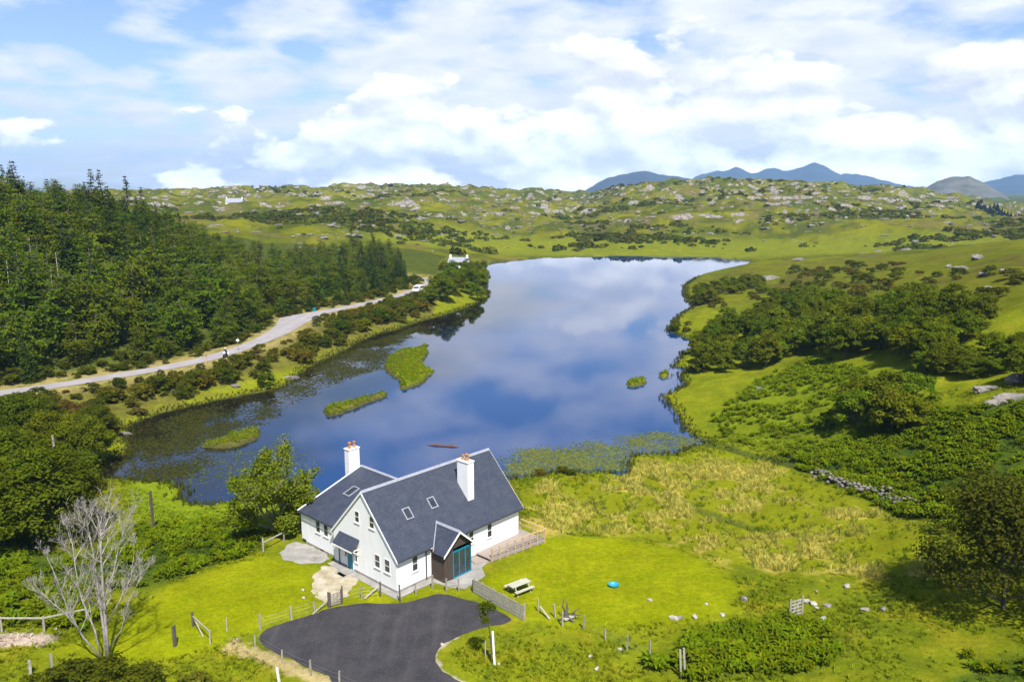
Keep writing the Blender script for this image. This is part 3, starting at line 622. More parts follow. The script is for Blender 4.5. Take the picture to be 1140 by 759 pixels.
def make_house():
    r = tag(empty('house', hl(0, 0, 0), HYAW), 'white rendered house with dark slate roofs, teal door and timber porch, beside the parking area', 'house')
    # walls as closed prisms
    m = MB(); f = [(0,0,-.3),(0,W_,-.3),(0,W_,HW),(0,W_/2,HR-.05),(0,0,HW)]
    m.add(f+[(L_, y, z) for _, y, z in f], [(0,1,2,3,4),(9,8,7,6,5),(0,4,9,5),(4,3,8,9),(3,2,7,8),(2,1,6,7),(1,0,5,6)]); wall = m.build('wall', M['render'], r)
    m = MB(); xm = S_+WW/2; x0, x1 = S_, xm+2.7; y0, y1 = W_-.05, W_+LW; f = [(x0,y0,-.3),(x1,y0,-.3),(x1,y0,HW-.03),(xm,y0,HR2-.06),(x0,y0,HW-.03)]
    m.add(f+[(x, y1, z) for x, _, z in f], [(0,1,2,3,4)[::-1],(5,6,7,8,9),(0,4,9,5),(4,3,8,9),(3,2,7,8),(2,1,6,7),(1,0,5,6)]); m.build('wing_wall', M['render'], r)
    MB().box(-.025, 0.004, -.02, W_+.0, -.3, .22).box(.004, L_, -.025, .004, -.3, .22).box(S_-.025, S_+.004, W_+.05, W_+LW, -.3, .18).build('plinth', M['concrete'], r)
    for a_ in ((W_+5.0, W_+5.55, .05, .30), (W_+2.2, W_+2.7, -.02, .16)): MB().box(S_-.05, S_+.05, *a_).build('vent', M['black'], r)
    # roofs
    ov, ve, vr, t = .28, .10, .42, .16; z0 = HW+.10-ov*PT; zr = HR+.10
    rf = roof_slab('roof', [(-ve,-ov,z0),(L_+vr,-ov,z0),(L_+vr,W_/2,zr),(-ve,W_/2,zr)], t, r, (1,0,0))
    rb = roof_slab('roof', [(L_+vr,W_+ov,z0),(-ve,W_+ov,z0),(-ve,W_/2,zr),(L_+vr,W_/2,zr)], t, r, (-1,0,0))
    MB().slab([(-ve-.02,W_/2-.17,zr-.135),(L_+vr+.02,W_/2-.17,zr-.135),(L_+vr+.02,W_/2,zr+.055),(-ve-.02,W_/2,zr+.055)], .05).slab([(L_+vr+.02,W_/2+.17,zr-.135),(-ve-.02,W_/2+.17,zr-.135),(-ve-.02,W_/2,zr+.055),(L_+vr+.02,W_/2,zr+.055)], .05).build('ridge_cap', M['ridge'], rf)
    def barge(x, yy, zz, sgn, par, mat='white', w=.22, tt=.04):
        m = MB(); a = np.array([x, yy[0], zz[0]]); b = np.array([x, yy[1], zz[1]]); m.obox(a+np.array([0,0,-.02]), b-a, np.array([tt*sgn,0,0]), np.array([0,0,-w])); return m.build('bargeboard', M[mat], par)
    for yy in ((-ov, W_/2), (W_+ov, W_/2)):
        par = rf if yy[0] < 0 else rb
        barge(-ve-.003, yy, (z0, zr), -1, par); barge(L_+vr+.003, yy, (z0, zr), 1, par, 'cream')
    # soffits of the far gable overhang and eaves
    MB().box(-ve, L_+vr, -ov+.005, -.01, HW-.34, HW-.27).build('soffit', M['cream'], rf)
    for a_, b_ in ((-ve, 3.38), (7.2, L_+vr)): MB().tube([(a_,-ov-.06,z0-.06),(b_,-ov-.06,z0-.06)], .055, 8).build('gutter', M['steel_dark'], r)
    # wing roof, mitred into the back slope of the main roof
    ym = W_/2+(zr-HR2-.08)/PT; ye = W_+(.0); yo = W_+LW+.14; xe = S_-.26; zE = HW+.08-.26*PW; zR2 = HR2+.08
    w1 = roof_slab('wing_roof', [(xe,yo,zE),(xe,ye,zE),(xm,ym,zR2),(xm,yo,zR2)], .14, r, (0,-1,0))
    xo = xm+2.96
    w2 = roof_slab('wing_roof', [(xo,ye,zE),(xo,yo,zE),(xm,yo,zR2),(xm,ym,zR2)], .14, r, (0,1,0))
    MB().slab([(xm-.2,yo+.02,zR2-.03),(xm-.2,ym-.15,zR2-.03),(xm,ym-.15,zR2+.06),(xm,yo+.02,zR2+.06)], .05).slab([(xm+.2,ym-.15,zR2-.03),(xm+.2,yo+.02,zR2-.03),(xm,yo+.02,zR2+.06),(xm,ym-.15,zR2+.06)], .05).build('ridge_cap', M['ridge'], w1)
    a = np.array([xe,yo+.003,zE]); b = np.array([xm,yo+.003,zR2]); MB().obox(a+[0,0,.025], b-a, (0,.05,0), (0,0,-.24)).obox(a+[0,-.10,.004], b-a, (0,.16,0), (0,0,.03)).build('bargeboard', M['white'], w1)
    MB().tube([(xe-.05,W_+.35,zE-.06),(xe-.05,yo,zE-.06)], .055, 8).build('gutter', M['steel_dark'], w1)
    # chimneys
    m = MB().box(9.5,10.25,1.45,2.85,4.0,8.15); m.box(9.44,10.31,1.39,2.91,8.15,8.25); ch = m.build('chimney', M['render'], rf, .015)
    MB().box(9.38,10.37,1.33,1.45,4.3,4.42).box(9.36,10.39,1.30,1.36,4.28,4.40).build('flashing', M['ridge'], ch)
    for yy in (1.75,): MB().lathe([(.20,8.25),(.22,8.30),(.17,8.36),(.15,8.72),(.19,8.76),(.19,8.86),(.13,8.86),(.13,8.6)], 14, (9.88,yy+.2,0)).build('chimney_pot', M['pot'], ch, smooth=True)
    MB().lathe([(.16,8.25),(.17,8.30),(.13,8.36),(.12,8.58),(.15,8.62),(.15,8.68),(.10,8.68)], 12, (9.88,2.45,0)).build('chimney_pot', M['pot'], ch, smooth=True)
    cx = xm-.75; m = MB().box(cx-.62,cx+.62,yo+.06,yo+.80,-.3,7.25); m.box(cx-.68,cx+.68,yo+.0,yo+.86,7.25,7.34); ch = m.build('chimney', M['render'], w1, .015)
    for k, s in ((-.25, 1.0), (.28, .9)): MB().lathe([(.19*s,7.34),(.2*s,7.4),(.15*s,7.45),(.14*s,7.78*1),(.18*s,7.84),(.18*s,7.93),(.12*s,7.93)], 14, (cx+k,yo+.43,0)).build('chimney_pot', M['pot'], ch, smooth=True)
    # rooflights
    nF = np.array([0,-PT,1])/math.hypot(PT,1); uF = np.array([0,1,PT])/math.hypot(PT,1)
    for x, y in ((2.62,1.72),(5.45,1.80)):
        o = np.array([x,y,HW+.10+PT*y])
        f = frame_on(o+nF*.02, (1,0,0), nF, .78, 1.05, rf, ((0,1,0,1),), 'skylight', 'ridge', False, .09, 'glass', uF, .07)
    nW = np.array([-PW,0,1])/math.hypot(PW,1); uW = np.array([1,0,PW])/math.hypot(PW,1)
    frame_on(np.array([3.6,12.1,HW+.08+PW*3.2])+nW*.02, (0,-1,0), nW, .95, 1.35, w1, ((0,1,0,1),), 'skylight', 'ridge', False, .09, 'glass', uW, .07)
    # windows: gable wall faces -x
    G = lambda y, z, w, h: frame_on((0,y,z), (0,-1,0), (-1,0,0), w, h, r)
    G(5.33,4.62,.62,1.02); G(3.36,4.68,.66,1.04)
    G(2.80,1.42,.72,1.16); G(1.52,1.42,.72,1.16)
    frame_on((0,6.98,1.05), (0,-1,0), (-1,0,0), .36, .95, r); frame_on((0,5.52,.95), (0,-1,0), (-1,0,0), .38, 1.25, r, ((0,1,0,.5),(0,1,.5,1)))
    for y in (11.85,10.62): frame_on((S_,y,1.62), (0,-1,0), (-1,0,0), .70, 1.12, r)
    for x in (1.62,10.40): frame_on((x,0,1.25), (1,0,0), (0,-1,0), .62, 1.32, r)
    frame_on((8.1,0,1.4), (1,0,0), (0,-1,0), .62, 1.2, r)
    # front door
    d = MB().box(-.06,.02,5.78,6.52,.14,2.16).box(-.075,-.06,5.86,6.44,.30,.95).box(-.075,-.06,5.86,6.44,1.10,2.05).build('front_door', M['teal'], r, .006)
    MB().box(-.13,-.075,6.40,6.44,1.02,1.16).build('handle', M['metal'], d)
    MB().box(-.07,.01,6.53,6.60,.12,2.24).box(-.07,.01,5.70,5.77,.12,2.24).box(-.07,.01,5.77,6.53,2.165,2.24).build('door_frame', M['white'], r)
    MB().box(-1.0,-.03,5.5,6.75,-.2,.10).box(-1.3,-1.0,5.5,6.75,-.3,.03).build('doorstep', M['concrete'], r)
    cn = roof_slab('door_canopy', [(-.85,7.62,2.32),(-.85,4.82,2.32),(-.01,4.82,3.12),(-.01,7.62,3.12)], .09, r, (0,-1,0))
    MB().box(-.87,-.83,4.82,7.62,2.16,2.27).build('fascia', M['white'], cn)
    for y in (4.95,7.45): MB().obox((-.80,y,2.26),(.80,0,0),(0,.07,0),(0,0,-.07)).bar((-.02,y+.03,1.75),(-.72,y+.03,2.24),.06).build('bracket', M['white'], cn)
    m = MB(); m.tube([(-.10,7.66,2.9),(-.10,7.66,-.1)], .045, 6); m.build('drainpipe', M['steel_dark'], r)
    m = MB(); m.tube([(3.10,-ov-.06,z0-.08),(3.10,-.08,z0-.35),(3.10,-.08,-.05)], .05, 6); m.build('drainpipe', M['steel_dark'], r)
    m = MB(); m.tube([(7.75,-ov-.06,z0-.08),(7.75,-.08,z0-.35),(7.75,-.08,.5)], .05, 6); m.build('drainpipe', M['steel_dark'], r)
    # timber porch
    px0, px1, py, pe, pr, xc = 3.70, 6.85, -1.55, 2.72, 4.12, 5.27; pp = (pr-pe)/(xc-px0)
    m = MB(); m.box(px0,px0+.10,py,.02,-.05,pe); m.box(px1-.10,px1,py,.02,-.05,pe); m.box(px0,4.72,py-.02,py+.08,-.05,pe)
    m.add([(px0,py-.02,pe),(px1,py-.02,pe),(xc,py-.02,pr-.06),(px0,py+.08,pe),(px1,py+.08,pe),(xc,py+.08,pr-.06)], [(0,1,2),(5,4,3),(0,3,4,1),(1,4,5,2),(2,5,3,0)])
    po = m.build('porch', M['clad'], r)
    m = MB()
    for k in range(10): x = px0-.018; m.box(x, px0-.002, py+.02+k*.158, py+.05+k*.158, -.04, pe-.02)
    for k in range(6): m.box(px0+.08+k*.16, px0+.11+k*.16, py-.04, py-.022, -.04, pe-.02)
    m.build('batten', M['clad'], po)
    o_ = .30; yb = .9
    zpe = pe+.08-o_*pp
    def ymain(z): return (z-.10-HW)/PT
    p1 = roof_slab('porch_roof', [(px0-o_,ymain(zpe)+.05,zpe),(px0-o_,py-.35,zpe),(xc,py-.35,pr+.08),(xc,ymain(pr+.08)+.05,pr+.08)], .10, po, (0,-1,0))
    p2 = roof_slab('porch_roof', [(px1+o_,py-.35,zpe),(px1+o_,ymain(zpe)+.05,zpe),(xc,ymain(pr+.08)+.05,pr+.08),(xc,py-.35,pr+.08)], .10, po, (0,1,0))
    MB().slab([(xc-.14,py-.36,pr-.02),(xc,py-.36,pr+.13),(xc,1.05,pr+.13),(xc-.14,.95,pr-.02)][::-1], .03).slab([(xc+.14,py-.36,pr-.02),(xc+.14,.95,pr-.02),(xc,1.05,pr+.13),(xc,py-.36,pr+.13)][::-1], .03).build('ridge_cap', M['ridge'], p1)
    MB().obox((px0-o_-.04,ymain(zpe)-.02,zpe+.03),(.14,0,.11),(0,0,.05),(xc-px0+o_-.1,ymain(pr)-ymain(zpe),pr-zpe+.05)).build('valley', M['ridge'], p1)
    for s, par in ((-1, p1), (1, p2)):
        a = np.array([xc+s*(xc-px0+o_), py-.355, zpe]); b = np.array([xc, py-.355, pr+.08]); MB().obox(a, b-a, (0,-.04,0), (0,0,-.20)).build('bargeboard', M['white'], par)
    # glazed teal screen
    m = MB(); y = py-.01
    for x in (4.74,5.42,6.12,6.78): m.box(x-.045,x+.045,y-.05,y+.05,.02,2.32)
    m.box(4.70,6.83,y-.05,y+.05,2.32,2.42); m.box(4.70,6.83,y-.055,y+.06,-.02,.14)
    gl = m.build('glazed_door', M['teal'], po); gm = MB()
    for x in (4.80,5.48,6.18): gm.box(x-.02,x+.60,y-.008,y+.008,.14,2.32)
    gm.build('pane', M['glass'], gl); MB().box(5.50,5.53,y-.11,y-.05,1.0,1.18).build('handle', M['metal'], gl)
    MB().box(6.9,7.05,-.18,-.02,2.3,2.5).build('wall_lamp', M['black'], r)
    return r
make_house()

def make_deck():
    r = tag(empty('wooden_deck', hl(9, 0, 0), HYAW), 'timber deck with pale rails along the right wall of the white house', 'deck')
    m = MB(); p = [(9-9,-1.75),(6.3,-2.62),(6.45,.6),(5.66,.6),(5.66,-.03),(0,-.03)]
    def prism(m, P, z0, z1):
        k = len(P); m.add([(x, y, z0) for x, y in P]+[(x, y, z1) for x, y in P], [tuple(range(k))[::-1], tuple(range(k, 2*k))]+[(i, (i+1) % k, (i+1) % k+k, i+k) for i in range(k)])
    prism(m, p, .24, .34); m.build('deck_floor', M['deck'], r)
    m = MB(); prism(m, [(-1.15,-1.0),(0,-1.75),(0,-.03),(-.9,-.03)], -.05, .10); m.build('ramp', M['deck'], r)
    e = np.array([6.3,-.87]); 
    m = MB(); m.obox((0,-1.77,.06),(6.3,-.87,0),(0,-.04,0),(0,0,.26)); m.obox((6.33,-2.62,.06),(.15,3.2,0),(.04,0,0),(0,0,.26)); m.build('skirt_board', M['deck'], r)
    for k in range(9): t = k/8; MB().box(6.3*t-.06, 6.3*t+.06, -1.70-.87*t+.05, -1.58-.87*t+.05, -.5, .24).build('stilt', M['fence_dark'], r)
    for k in range(8):
        t = k/7; x = .15+6.1*t; y = -1.80-.86*t; MB().box(x-.05, x+.05, y-.05, y+.05, -.1, 1.28+.04*t).build('post', M['rail'], r)
    for y in (-1.2,.55): MB().box(6.36+.04*y, 6.46+.04*y, y-.05, y+.05, -.2, 1.32).build('post', M['rail'], r)
    m = MB(); m.bar((2.2,-2.11,1.33),(6.35,-2.70,1.37),.11,.05); m.build('handrail', M['rail'], r)
    m = MB(); m.bar((6.32,-2.68,1.36),(6.42,.6,1.36),.11,.05); m.bar((6.34,-2.6,.85),(6.42,.55,.85),.05,.09); m.build('handrail', M['rail'], r)
    m = MB(); m.bar((.1,-1.80,.62),(6.3,-2.68,.66),.04,.10); m.bar((.1,-1.80,.92),(6.3,-2.68,.98),.04,.08); m.build('rail', M['deck'], r)
make_deck()

# ------------------------------------------------------------------ fences, gates and posts
def gz(p): return (p[0], p[1], z1(p[0], p[1]))
def gnd(u, v): return gz(hit(u, v))
def post_mb(h, w=.10, lean=(0,0), rnd=.0):
    m = MB(); x, y = lean; m.add([(-w/2,-w/2,-.3),(w/2,-w/2,-.3),(w/2,w/2,-.3),(-w/2,w/2,-.3),(x-w*.48,y-w*.48,h),(x+w*.48,y-w*.48,h),(x+w*.48,y+w*.48,h*.985),(x-w*.48,y+w*.48,h*.985)], [(0,3,2,1),(4,5,6,7),(0,1,5,4),(1,2,6,5),(2,3,7,6),(3,0,4,7)]); return m
def wire_fence(label, pts, hs, mats, wires=(.35,.65,.95), group=None, rail=None):
    P = [gnd(*p) for p in pts]; r = tag(empty('wire_fence' if wires else 'rail_fence', P[0]), label, 'fence', group)
    for p, h, mt in zip(P, hs, mats):
        o = post_mb(h, .11, (random.uniform(-.06,.06), random.uniform(-.06,.06))).build('post', M[mt], r); o.location = (p[0]-P[0][0], p[1]-P[0][1], p[2]-P[0][2]); o.rotation_euler[2] = random.uniform(0, 1.5)
    L = [Vector((p[0]-P[0][0], p[1]-P[0][1], p[2]-P[0][2])) for p in P]
    if wires:
        m = MB()
        for w in wires:
            for a, b in zip(L[:-1], L[1:]):
                if (a-b).length < 9: m.tube([a+Vector((0,0,w)), (a+b)/2+Vector((0,0,w-.03)), b+Vector((0,0,w))], .008, 4)
        m.build('wire', M['wire'], r)
    if rail:
        m = MB()
        for a, b, h in zip(L[:-1], L[1:], hs): m.bar(a+Vector((0,0,rail)), b+Vector((0,0,rail)), .09, .09)
        m.build('rail', M['fence_pale'], r)
    return r
fx = wire_fence('wire fence of thin grey posts between the left lawn and the parking area', [(289.6,701),(324.7,690),(351,682),(366,676)], [1.35,1.2,.9,1.35], ['fence_pale','fence_pale','fence','fence_dark'])
wire_fence('wire fence of weathered posts between the white house and the parking area', [(381.4,671.6),(403,666.5),(423.5,664),(445.8,670),(463,661),(481,655),(496.7,658.5),(511,657.5),(526.5,659)], [1.5,1.2,1.3,1.5,1.0,1.2,1.2,1.1,1.1], ['fence_dark','fence','fence_dark','fence_dark','fence','fence','fence','fence','fence_dark'])
wire_fence('thin wire fence along the tan bank below the parking area', [(284,719),(314,737),(346,751.5),(378,765),(411,779)], [.9,.95,1.15,1.2,1.2], ['fence','fence','fence','fence','fence'])
wire_fence('pale post and rail fence beside the bracken behind the bare tree', [(-60,709),(2,703.5),(49,703.5),(97,693)], [1.2,1.2,1.25,1.1], ['fence_pale']*4, (), rail=1.12)
wire_fence('short post and rail fence between the lawn and the house left end', [(293,615),(316,603),(334,592)], [1.45,1.1,1.1], ['fence_pale','fence','fence_pale'], (), rail=.95)
wire_fence('run of rotten grey posts with slack wire across the lower right field', [(650,700),(674,712),(698,724),(723,733.5)], [1.15,.9,1.25,1.5], ['fence']*4, (.4,.8))
def field_gate(label, a, b, h, bars, mat, posts=True, diag=True, pm='fence_dark', name='field_gate'):
    A = Vector(gnd(*a)); B = Vector(gnd(*b)); r = tag(empty(name, A), label, 'gate'); d = B-A; m = MB()
    for k in range(bars): z = .18+(h-.25)*k/(bars-1); m.bar((d*.03)+Vector((0,0,z)), d*.97+Vector((0,0,z)), .035, .09)
    for t in (.035,.35,.65,.965): m.bar(d*t+Vector((0,0,.12)), d*t+Vector((0,0,h)), .05, .07)
    if diag: m.bar(d*.05+Vector((0,0,.2)), d*.9+Vector((0,0,h-.08)), .03, .07)
    m.build('gate_leaf', M[mat], r)
    for q in (Vector((0,0,0)), d): o = post_mb(h+.18, .15).build('post', M[pm], r); o.location = q
    return r
field_gate('five barred grey gate standing open among pale stones on the right hand field', (879,688), (892.5,684), 1.35, 5, 'fence_pale', pm='fence')
field_gate('small slatted wooden gate in the wire fence at the head of the parking area', (367.5,676), (380.5,672), 1.1, 6, 'fence', pm='fence_dark', name='garden_gate')
def board_fence():
    A = Vector(gnd(527,659.5)); B = Vector(gnd(583,690.5)); d = B-A; r = tag(empty('board_fence', A), 'horizontal board fence at the right end of the parking area', 'fence'); m = MB()
    for k in range(5): z = .16+k*.24; m.bar(Vector((0,0,z)), d+Vector((0,0,z-.02)), .03, .19)
    m.build('board', M['fence_pale'], r)
    for t in (0,.18,.4,.6,.8,1): o = post_mb(1.30 if t < 1 else 1.42, .12 if t < 1 else .16).build('post', M['fence'], r); o.location = d*t+Vector((.06,.06,d.z*0))
board_fence()
def single_post(label, u, v, h, mat, w=.12, lean=(0,0), name='fence_post', cap=None):
    r = tag(post_mb(h, w, lean).build(name, M[mat]), label, 'post'); r.location = gnd(u, v); r.rotation_euler[2] = random.uniform(0, 1.5); return r
single_post('dark stubby post alone on the left lawn', 195, 719, 1.6, 'fence_dark', .20)
single_post('pale thin stake standing at the right edge of the left lawn', 253, 702, 1.1, 'fence_pale', .09)
single_post('dark topped grey post at the bottom left below the bare tree', 59, 752, 1.6, 'fence', .17)
single_post('short white stump of a post at the bottom left corner', 34, 750, 1.0, 'stone_pale', .16)
single_post('white leaning marker stake below the parking area', 312, 764, 1.5, 'white', .13, (-.18,.05))
single_post('tall dark wooden pole between the bare tree and the water', 171, 590, 4.1, 'fence_dark', .20, name='wooden_pole')
single_post('pale thin pole rising out of the dense bushes at the left edge', 65.5, 548, 6.8, 'fence_pale', .16, name='wooden_pole')
single_post('lone pale post beside the debris on the right lawn', 599, 680.5, 1.1, 'fence_pale', .09)
for i, (lab, dx) in enumerate((('left of two weathered silver posts leaning together in front of the bracken', 0), ('right of two weathered silver posts leaning together in front of the bracken', .28))):
    p = gnd(758.5, 753); o = tag(post_mb(2.0+.05*i, .13, (-.16-.03*i, .02)).build('fence_post', M['fence_pale']), lab, 'post'); o.location = (p[0]+dx, p[1]+.05*i, p[2])
def strut_frame():
    A = Vector(gnd(215,697)); B = Vector(gnd(234.5,717)); d = B-A; r = tag(empty('broken_fence', A), 'remnant of a timber fence with a sloping strut on the left lawn', 'fence')
    post_mb(1.15, .14).build('post', M['fence_dark'], r); o = post_mb(1.15, .10).build('post', M['fence_pale'], r); o.location = d
    m = MB(); m.bar(Vector((0,0,.85)), d+Vector((0,0,1.0)), .06, .09); m.build('rail', M['fence_pale'], r)
    m = MB(); m.bar(Vector((.05,0,.8)), d*.62+Vector((0,0,-.1)), .07, .09); m.build('strut', M['fence_pale'], r)
strut_frame()
def lying(label, a, b, w, h, mat, name, za=.08, zb=.08, cat='timber'):
    A = Vector(gnd(*a)); B = Vector(gnd(*b)); o = tag(MB().bar((0,0,za), (B-A)+Vector((0,0,zb)), w, h).build(name, M[mat], None, .01), label, cat); o.location = A; return o
lying('pale plank propped slanting against the lone post on the right lawn', (601,682), (612,689.5), .14, .08, 'fence_pale', 'plank', .55, .05, 'plank')
lying('pale plank lying flat under the dark stump on the right lawn', (628,692), (641,687), .30, .12, 'fence_pale', 'plank', .18, .22, 'plank')
lying('pale plank sloping from the small gate post down to the parking area', (348,684), (365,674.5), .10, .07, 'fence_pale', 'plank', .05, .5, 'plank')
lying('pale plank lying in the grass in front of the house gable', (406,667), (422,657.5), .14, .07, 'fence_pale', 'plank', .08, .45, 'plank')
single_post('pale leaning post left of the dark stump on the right lawn', 618.5, 687, 1.15, 'fence_pale', .11, (-.15,.05))
single_post('upright pale post in front of the dark stump on the right lawn', 626, 697, 1.2, 'fence_pale', .11)
def stump():
    m = MB(); m.tube([(0,0,-.2),(.02,0,.3),(.0,.05,.6),(.1,0,.9)], [.28,.2,.16,.10], 8)
    for a, b, c, rr in (((0,0,.5),(-.25,.1,1.0),(-.15,.1,1.7),.08),((0,0,.4),(.5,.0,.5),(1.0,.1,.9),.09),((.5,0,.5),(.9,-.2,.4),(1.1,-.3,.6),.06),((0,0,.2),(-.5,-.2,.1),(-.8,-.3,.25),.09),((.05,0,.8),(.1,.1,1.2),(-.05,.1,1.5),.07),((0,0,.3),(.4,-.4,.15),(.7,-.6,-.05),.1)):
        m.tube([a, b, c], [rr, rr*.75, rr*.3], 6)
    o = tag(m.build('tree_stump', M['fence_dark'], None, 0, True), 'dark gnarled root stump with snags on the right lawn', 'stump'); o.location = gnd(630,689)
stump()

# picnic table
def picnic_table():
    p = gnd(578,658); r = tag(empty('picnic_table', p, R(38)), 'weathered picnic table with attached benches on the lawn right of the house', 'picnic table')
    m = MB()
    for k in range(5): m.box(-.95,.95,-.38+k*.155,-.24+k*.155,.72,.76)
    m.build('table_top', M['bench'], r)
    for s in (-1,1):
        m = MB(); m.box(-.95,.95,s*.72-.14,s*.72-.005,.43,.47); m.box(-.95,.95,s*.72+.005,s*.72+.14,.43,.47); m.build('seat', M['bench'], r)
    for x in (-.65,.65):
        m = MB(); m.bar((x,-.25,.72),(x,-.72,-.08),.05,.10); m.bar((x,.25,.72),(x,.72,-.08),.05,.10); m.bar((x+.05,-.85,.39),(x+.05,.85,.39),.05,.09); m.bar((x+.05,-.38,.68),(x+.05,.38,.68),.05,.08); m.build('leg', M['bench'], r)
    m = MB(); m.bar((-.65,0,.40),(-.1,0,.70),.05,.08); m.bar((.65,0,.40),(.1,0,.70),.05,.08); m.build('brace', M['bench'], r)
picnic_table()
o = MB().lathe([(.34,0),(.42,.05),(.45,.20),(.47,.24),(.41,.24),(.38,.08),(.05,.06)], 20).build('plastic_tub', M['blue_tub'], None, 0, True); tag(o, 'turquoise round tub lying on the open lawn', 'tub'); p = gnd(683,652.5); o.location = p; o.scale = (1,.85,1)

# stones
def rock_mesh(name, s, seed, flat=.6, sub=2):
    rr = np.random.default_rng(seed); bm = bmesh.new(); bmesh.ops.create_icosphere(bm, subdivisions=sub, radius=1)
    pl = rr.normal(size=(9,3)); pl /= np.linalg.norm(pl, axis=1)[:, None]; dd = rr.uniform(.55,.9,9)
    for v in bm.verts:
        c = np.array(v.co)
        for n, d in zip(pl, dd):
            k = c@n
            if k > d: c = c-n*(k-d)
        q = np.array([v.co[0]*2.1+seed, v.co[1]*2.1]); v.co = c*np.array(s)*(1+.05*rr.normal()+.5*(fbm(q[:1]+v.co[2]*1.7, q[1:], seed, 3)[0]-.5))
    me = bpy.data.meshes.new(name); bm.to_mesh(me); bm.free(); return me
def stone(label, u, v, s, seed, mat='stone_pale', name='stone', rz=None, sink=.32):
    me = rock_mesh(name, s, seed, sub=3 if name == 'boulder' else 2); me.materials.append(M[mat]); o = link(bpy.data.objects.new(name, me)); p = gnd(u, v)
    o.location = (p[0], p[1], p[2]+s[2]*(1-2*sink)); o.rotation_euler[2] = random.uniform(0, 6) if rz is None else rz; return tag(o, label, 'stone')
for i, (lab, u, v, s) in enumerate([
 ('white rounded stone alone in the middle of the right lawn', 723.5, 668, (.38,.30,.16)),
 ('pinkish stone at the left end of the row of stones across the field', 750, 688, (.7,.35,.22)),
 ('brown grey stone beside the pinkish one in the row across the field', 757, 687.5, (.45,.35,.22)),
 ('bright white stone in the middle of the row of stones across the field', 774, 687.5, (.34,.3,.3)),
 ('low pale stone at the right end of the row of stones across the field', 804, 684, (.4,.3,.15)),
 ('small yellowish stone above the row of stones across the field', 786.5, 672.5, (.24,.2,.14)),
 ('dark grey squat boulder in the grass left of the grey gate', 828, 668, (.42,.35,.4)),
 ('flat pale slab in the grass below the grey gate', 894, 695, (.75,.4,.1)),
 ('largest pale stone of the heap right of the grey gate', 905, 672, (.6,.4,.28)),
 ('long pale stone at the left of the heap behind the grey gate', 897, 669.5, (.5,.3,.25)),
 ('grey stone at the right end of the heap beside the grey gate', 922, 674.5, (.5,.4,.25)),
 ('small white stone at the foot of the heap beside the grey gate', 909.5, 677.5, (.3,.25,.25)),
 ('mottled stone in the hollow right below the grey gate', 917, 689, (.42,.3,.3)),
 ('small white stone high in the grass above the grey gate', 909, 658.5, (.22,.2,.16)),
 ('pink tinted stone farther right in the grass above the grey gate', 943, 653.5, (.5,.35,.3)),
 ('dark flat stone in the rough grass of the right field', 963, 679, (.55,.4,.22)),
 ('rusty grey stone in the rough grass of the right field', 984, 679, (.5,.4,.3)),
 ('long white stone near the bottom of the picture right of the young tree', 664, 744.5, (.42,.22,.16)),
 ('cream stone in the rusty grass right of the young tree', 657, 731, (.3,.22,.16)),
 ('white stone by the bracken edge in the lower field', 690, 723, (.40,.22,.16)),
 ('small white stone at the foot of the young tree', 555.5, 739, (.2,.16,.12)),
 ('pale stone on the grass edge where the parking area bends', 492, 717, (.28,.22,.12)),
 ('upper of two white stones stacked on the left lawn by the sandy path', 337, 657, (.2,.2,.16)),
 ('lower of two white stones on the left lawn by the sandy path', 337.5, 666, (.24,.2,.2)),
 ('white stone in the bracken behind the bare tree', 62, 700, (.22,.2,.18)),
 ('white stone by the small gate path in the lawn corner', 263, 712, (.26,.2,.14)),
 ('mossy dark boulder at the corner of the gravel by the house wing', 349, 622, (.4,.3,.2))]):
    stone(lab, u, v, tuple(q*.72 for q in s), 100+i, 'rock' if ('dark' in lab or 'grey stone' in lab or 'brown' in lab) else 'stone_pale')
lying('bleached branch fallen in the grass under the big dark tree', (1066,653), (1079,649), .10, .10, 'dead_wood', 'fallen_branch', .15, .3, 'branch')
def stone_wall():
    pts = chaikin([hit(u, v) for u, v in [(893,523),(905,526),(922,533),(940,540.5),(955,543.5),(970,548),(986,553),(1000,558),(1015,564)]], 1, False)
    V = []; T = []; n = 0; base = [rock_mesh('r', (1,1,1), 300+k, sub=1) for k in range(5)]
    tv = [np.array([v.co for v in b.vertices]) for b in base]; tf = [np.array([p.vertices[:] for p in b.polygons]) for b in base]
    seg = np.linalg.norm(np.diff(pts, axis=0), axis=1); cum = np.concatenate([[0], np.cumsum(seg)])
    for d in np.arange(0, cum[-1], .22):
        gap = vn(np.array([d*.16]), np.array([3.3]), 7)[0]
        for k in range(3 if gap > .52 else (1 if gap > .40 else 0)):
            x = np.interp(d, cum, pts[:, 0])+rng.normal()*.35; y = np.interp(d, cum, pts[:, 1])+rng.normal()*.35; j = rng.integers(5); s = rng.uniform(.13,.30)
            a = rng.uniform(0, 6); ca, sa = math.cos(a), math.sin(a); q = tv[j]*np.array([s*1.3, s, s*.8])@np.array([[ca,sa,0],[-sa,ca,0],[0,0,1]])
            V.append(q+np.array([x, y, z1(x, y)+.08+k*.2])); T.append(tf[j]+n); n += len(q)
    o = mesh_np('stone_wall', np.concatenate(V), T=np.concatenate(T), mat=M['rock']); tag(o, 'tumbled drystone wall running along the ditch below the bracken slope', 'wall')
stone_wall()

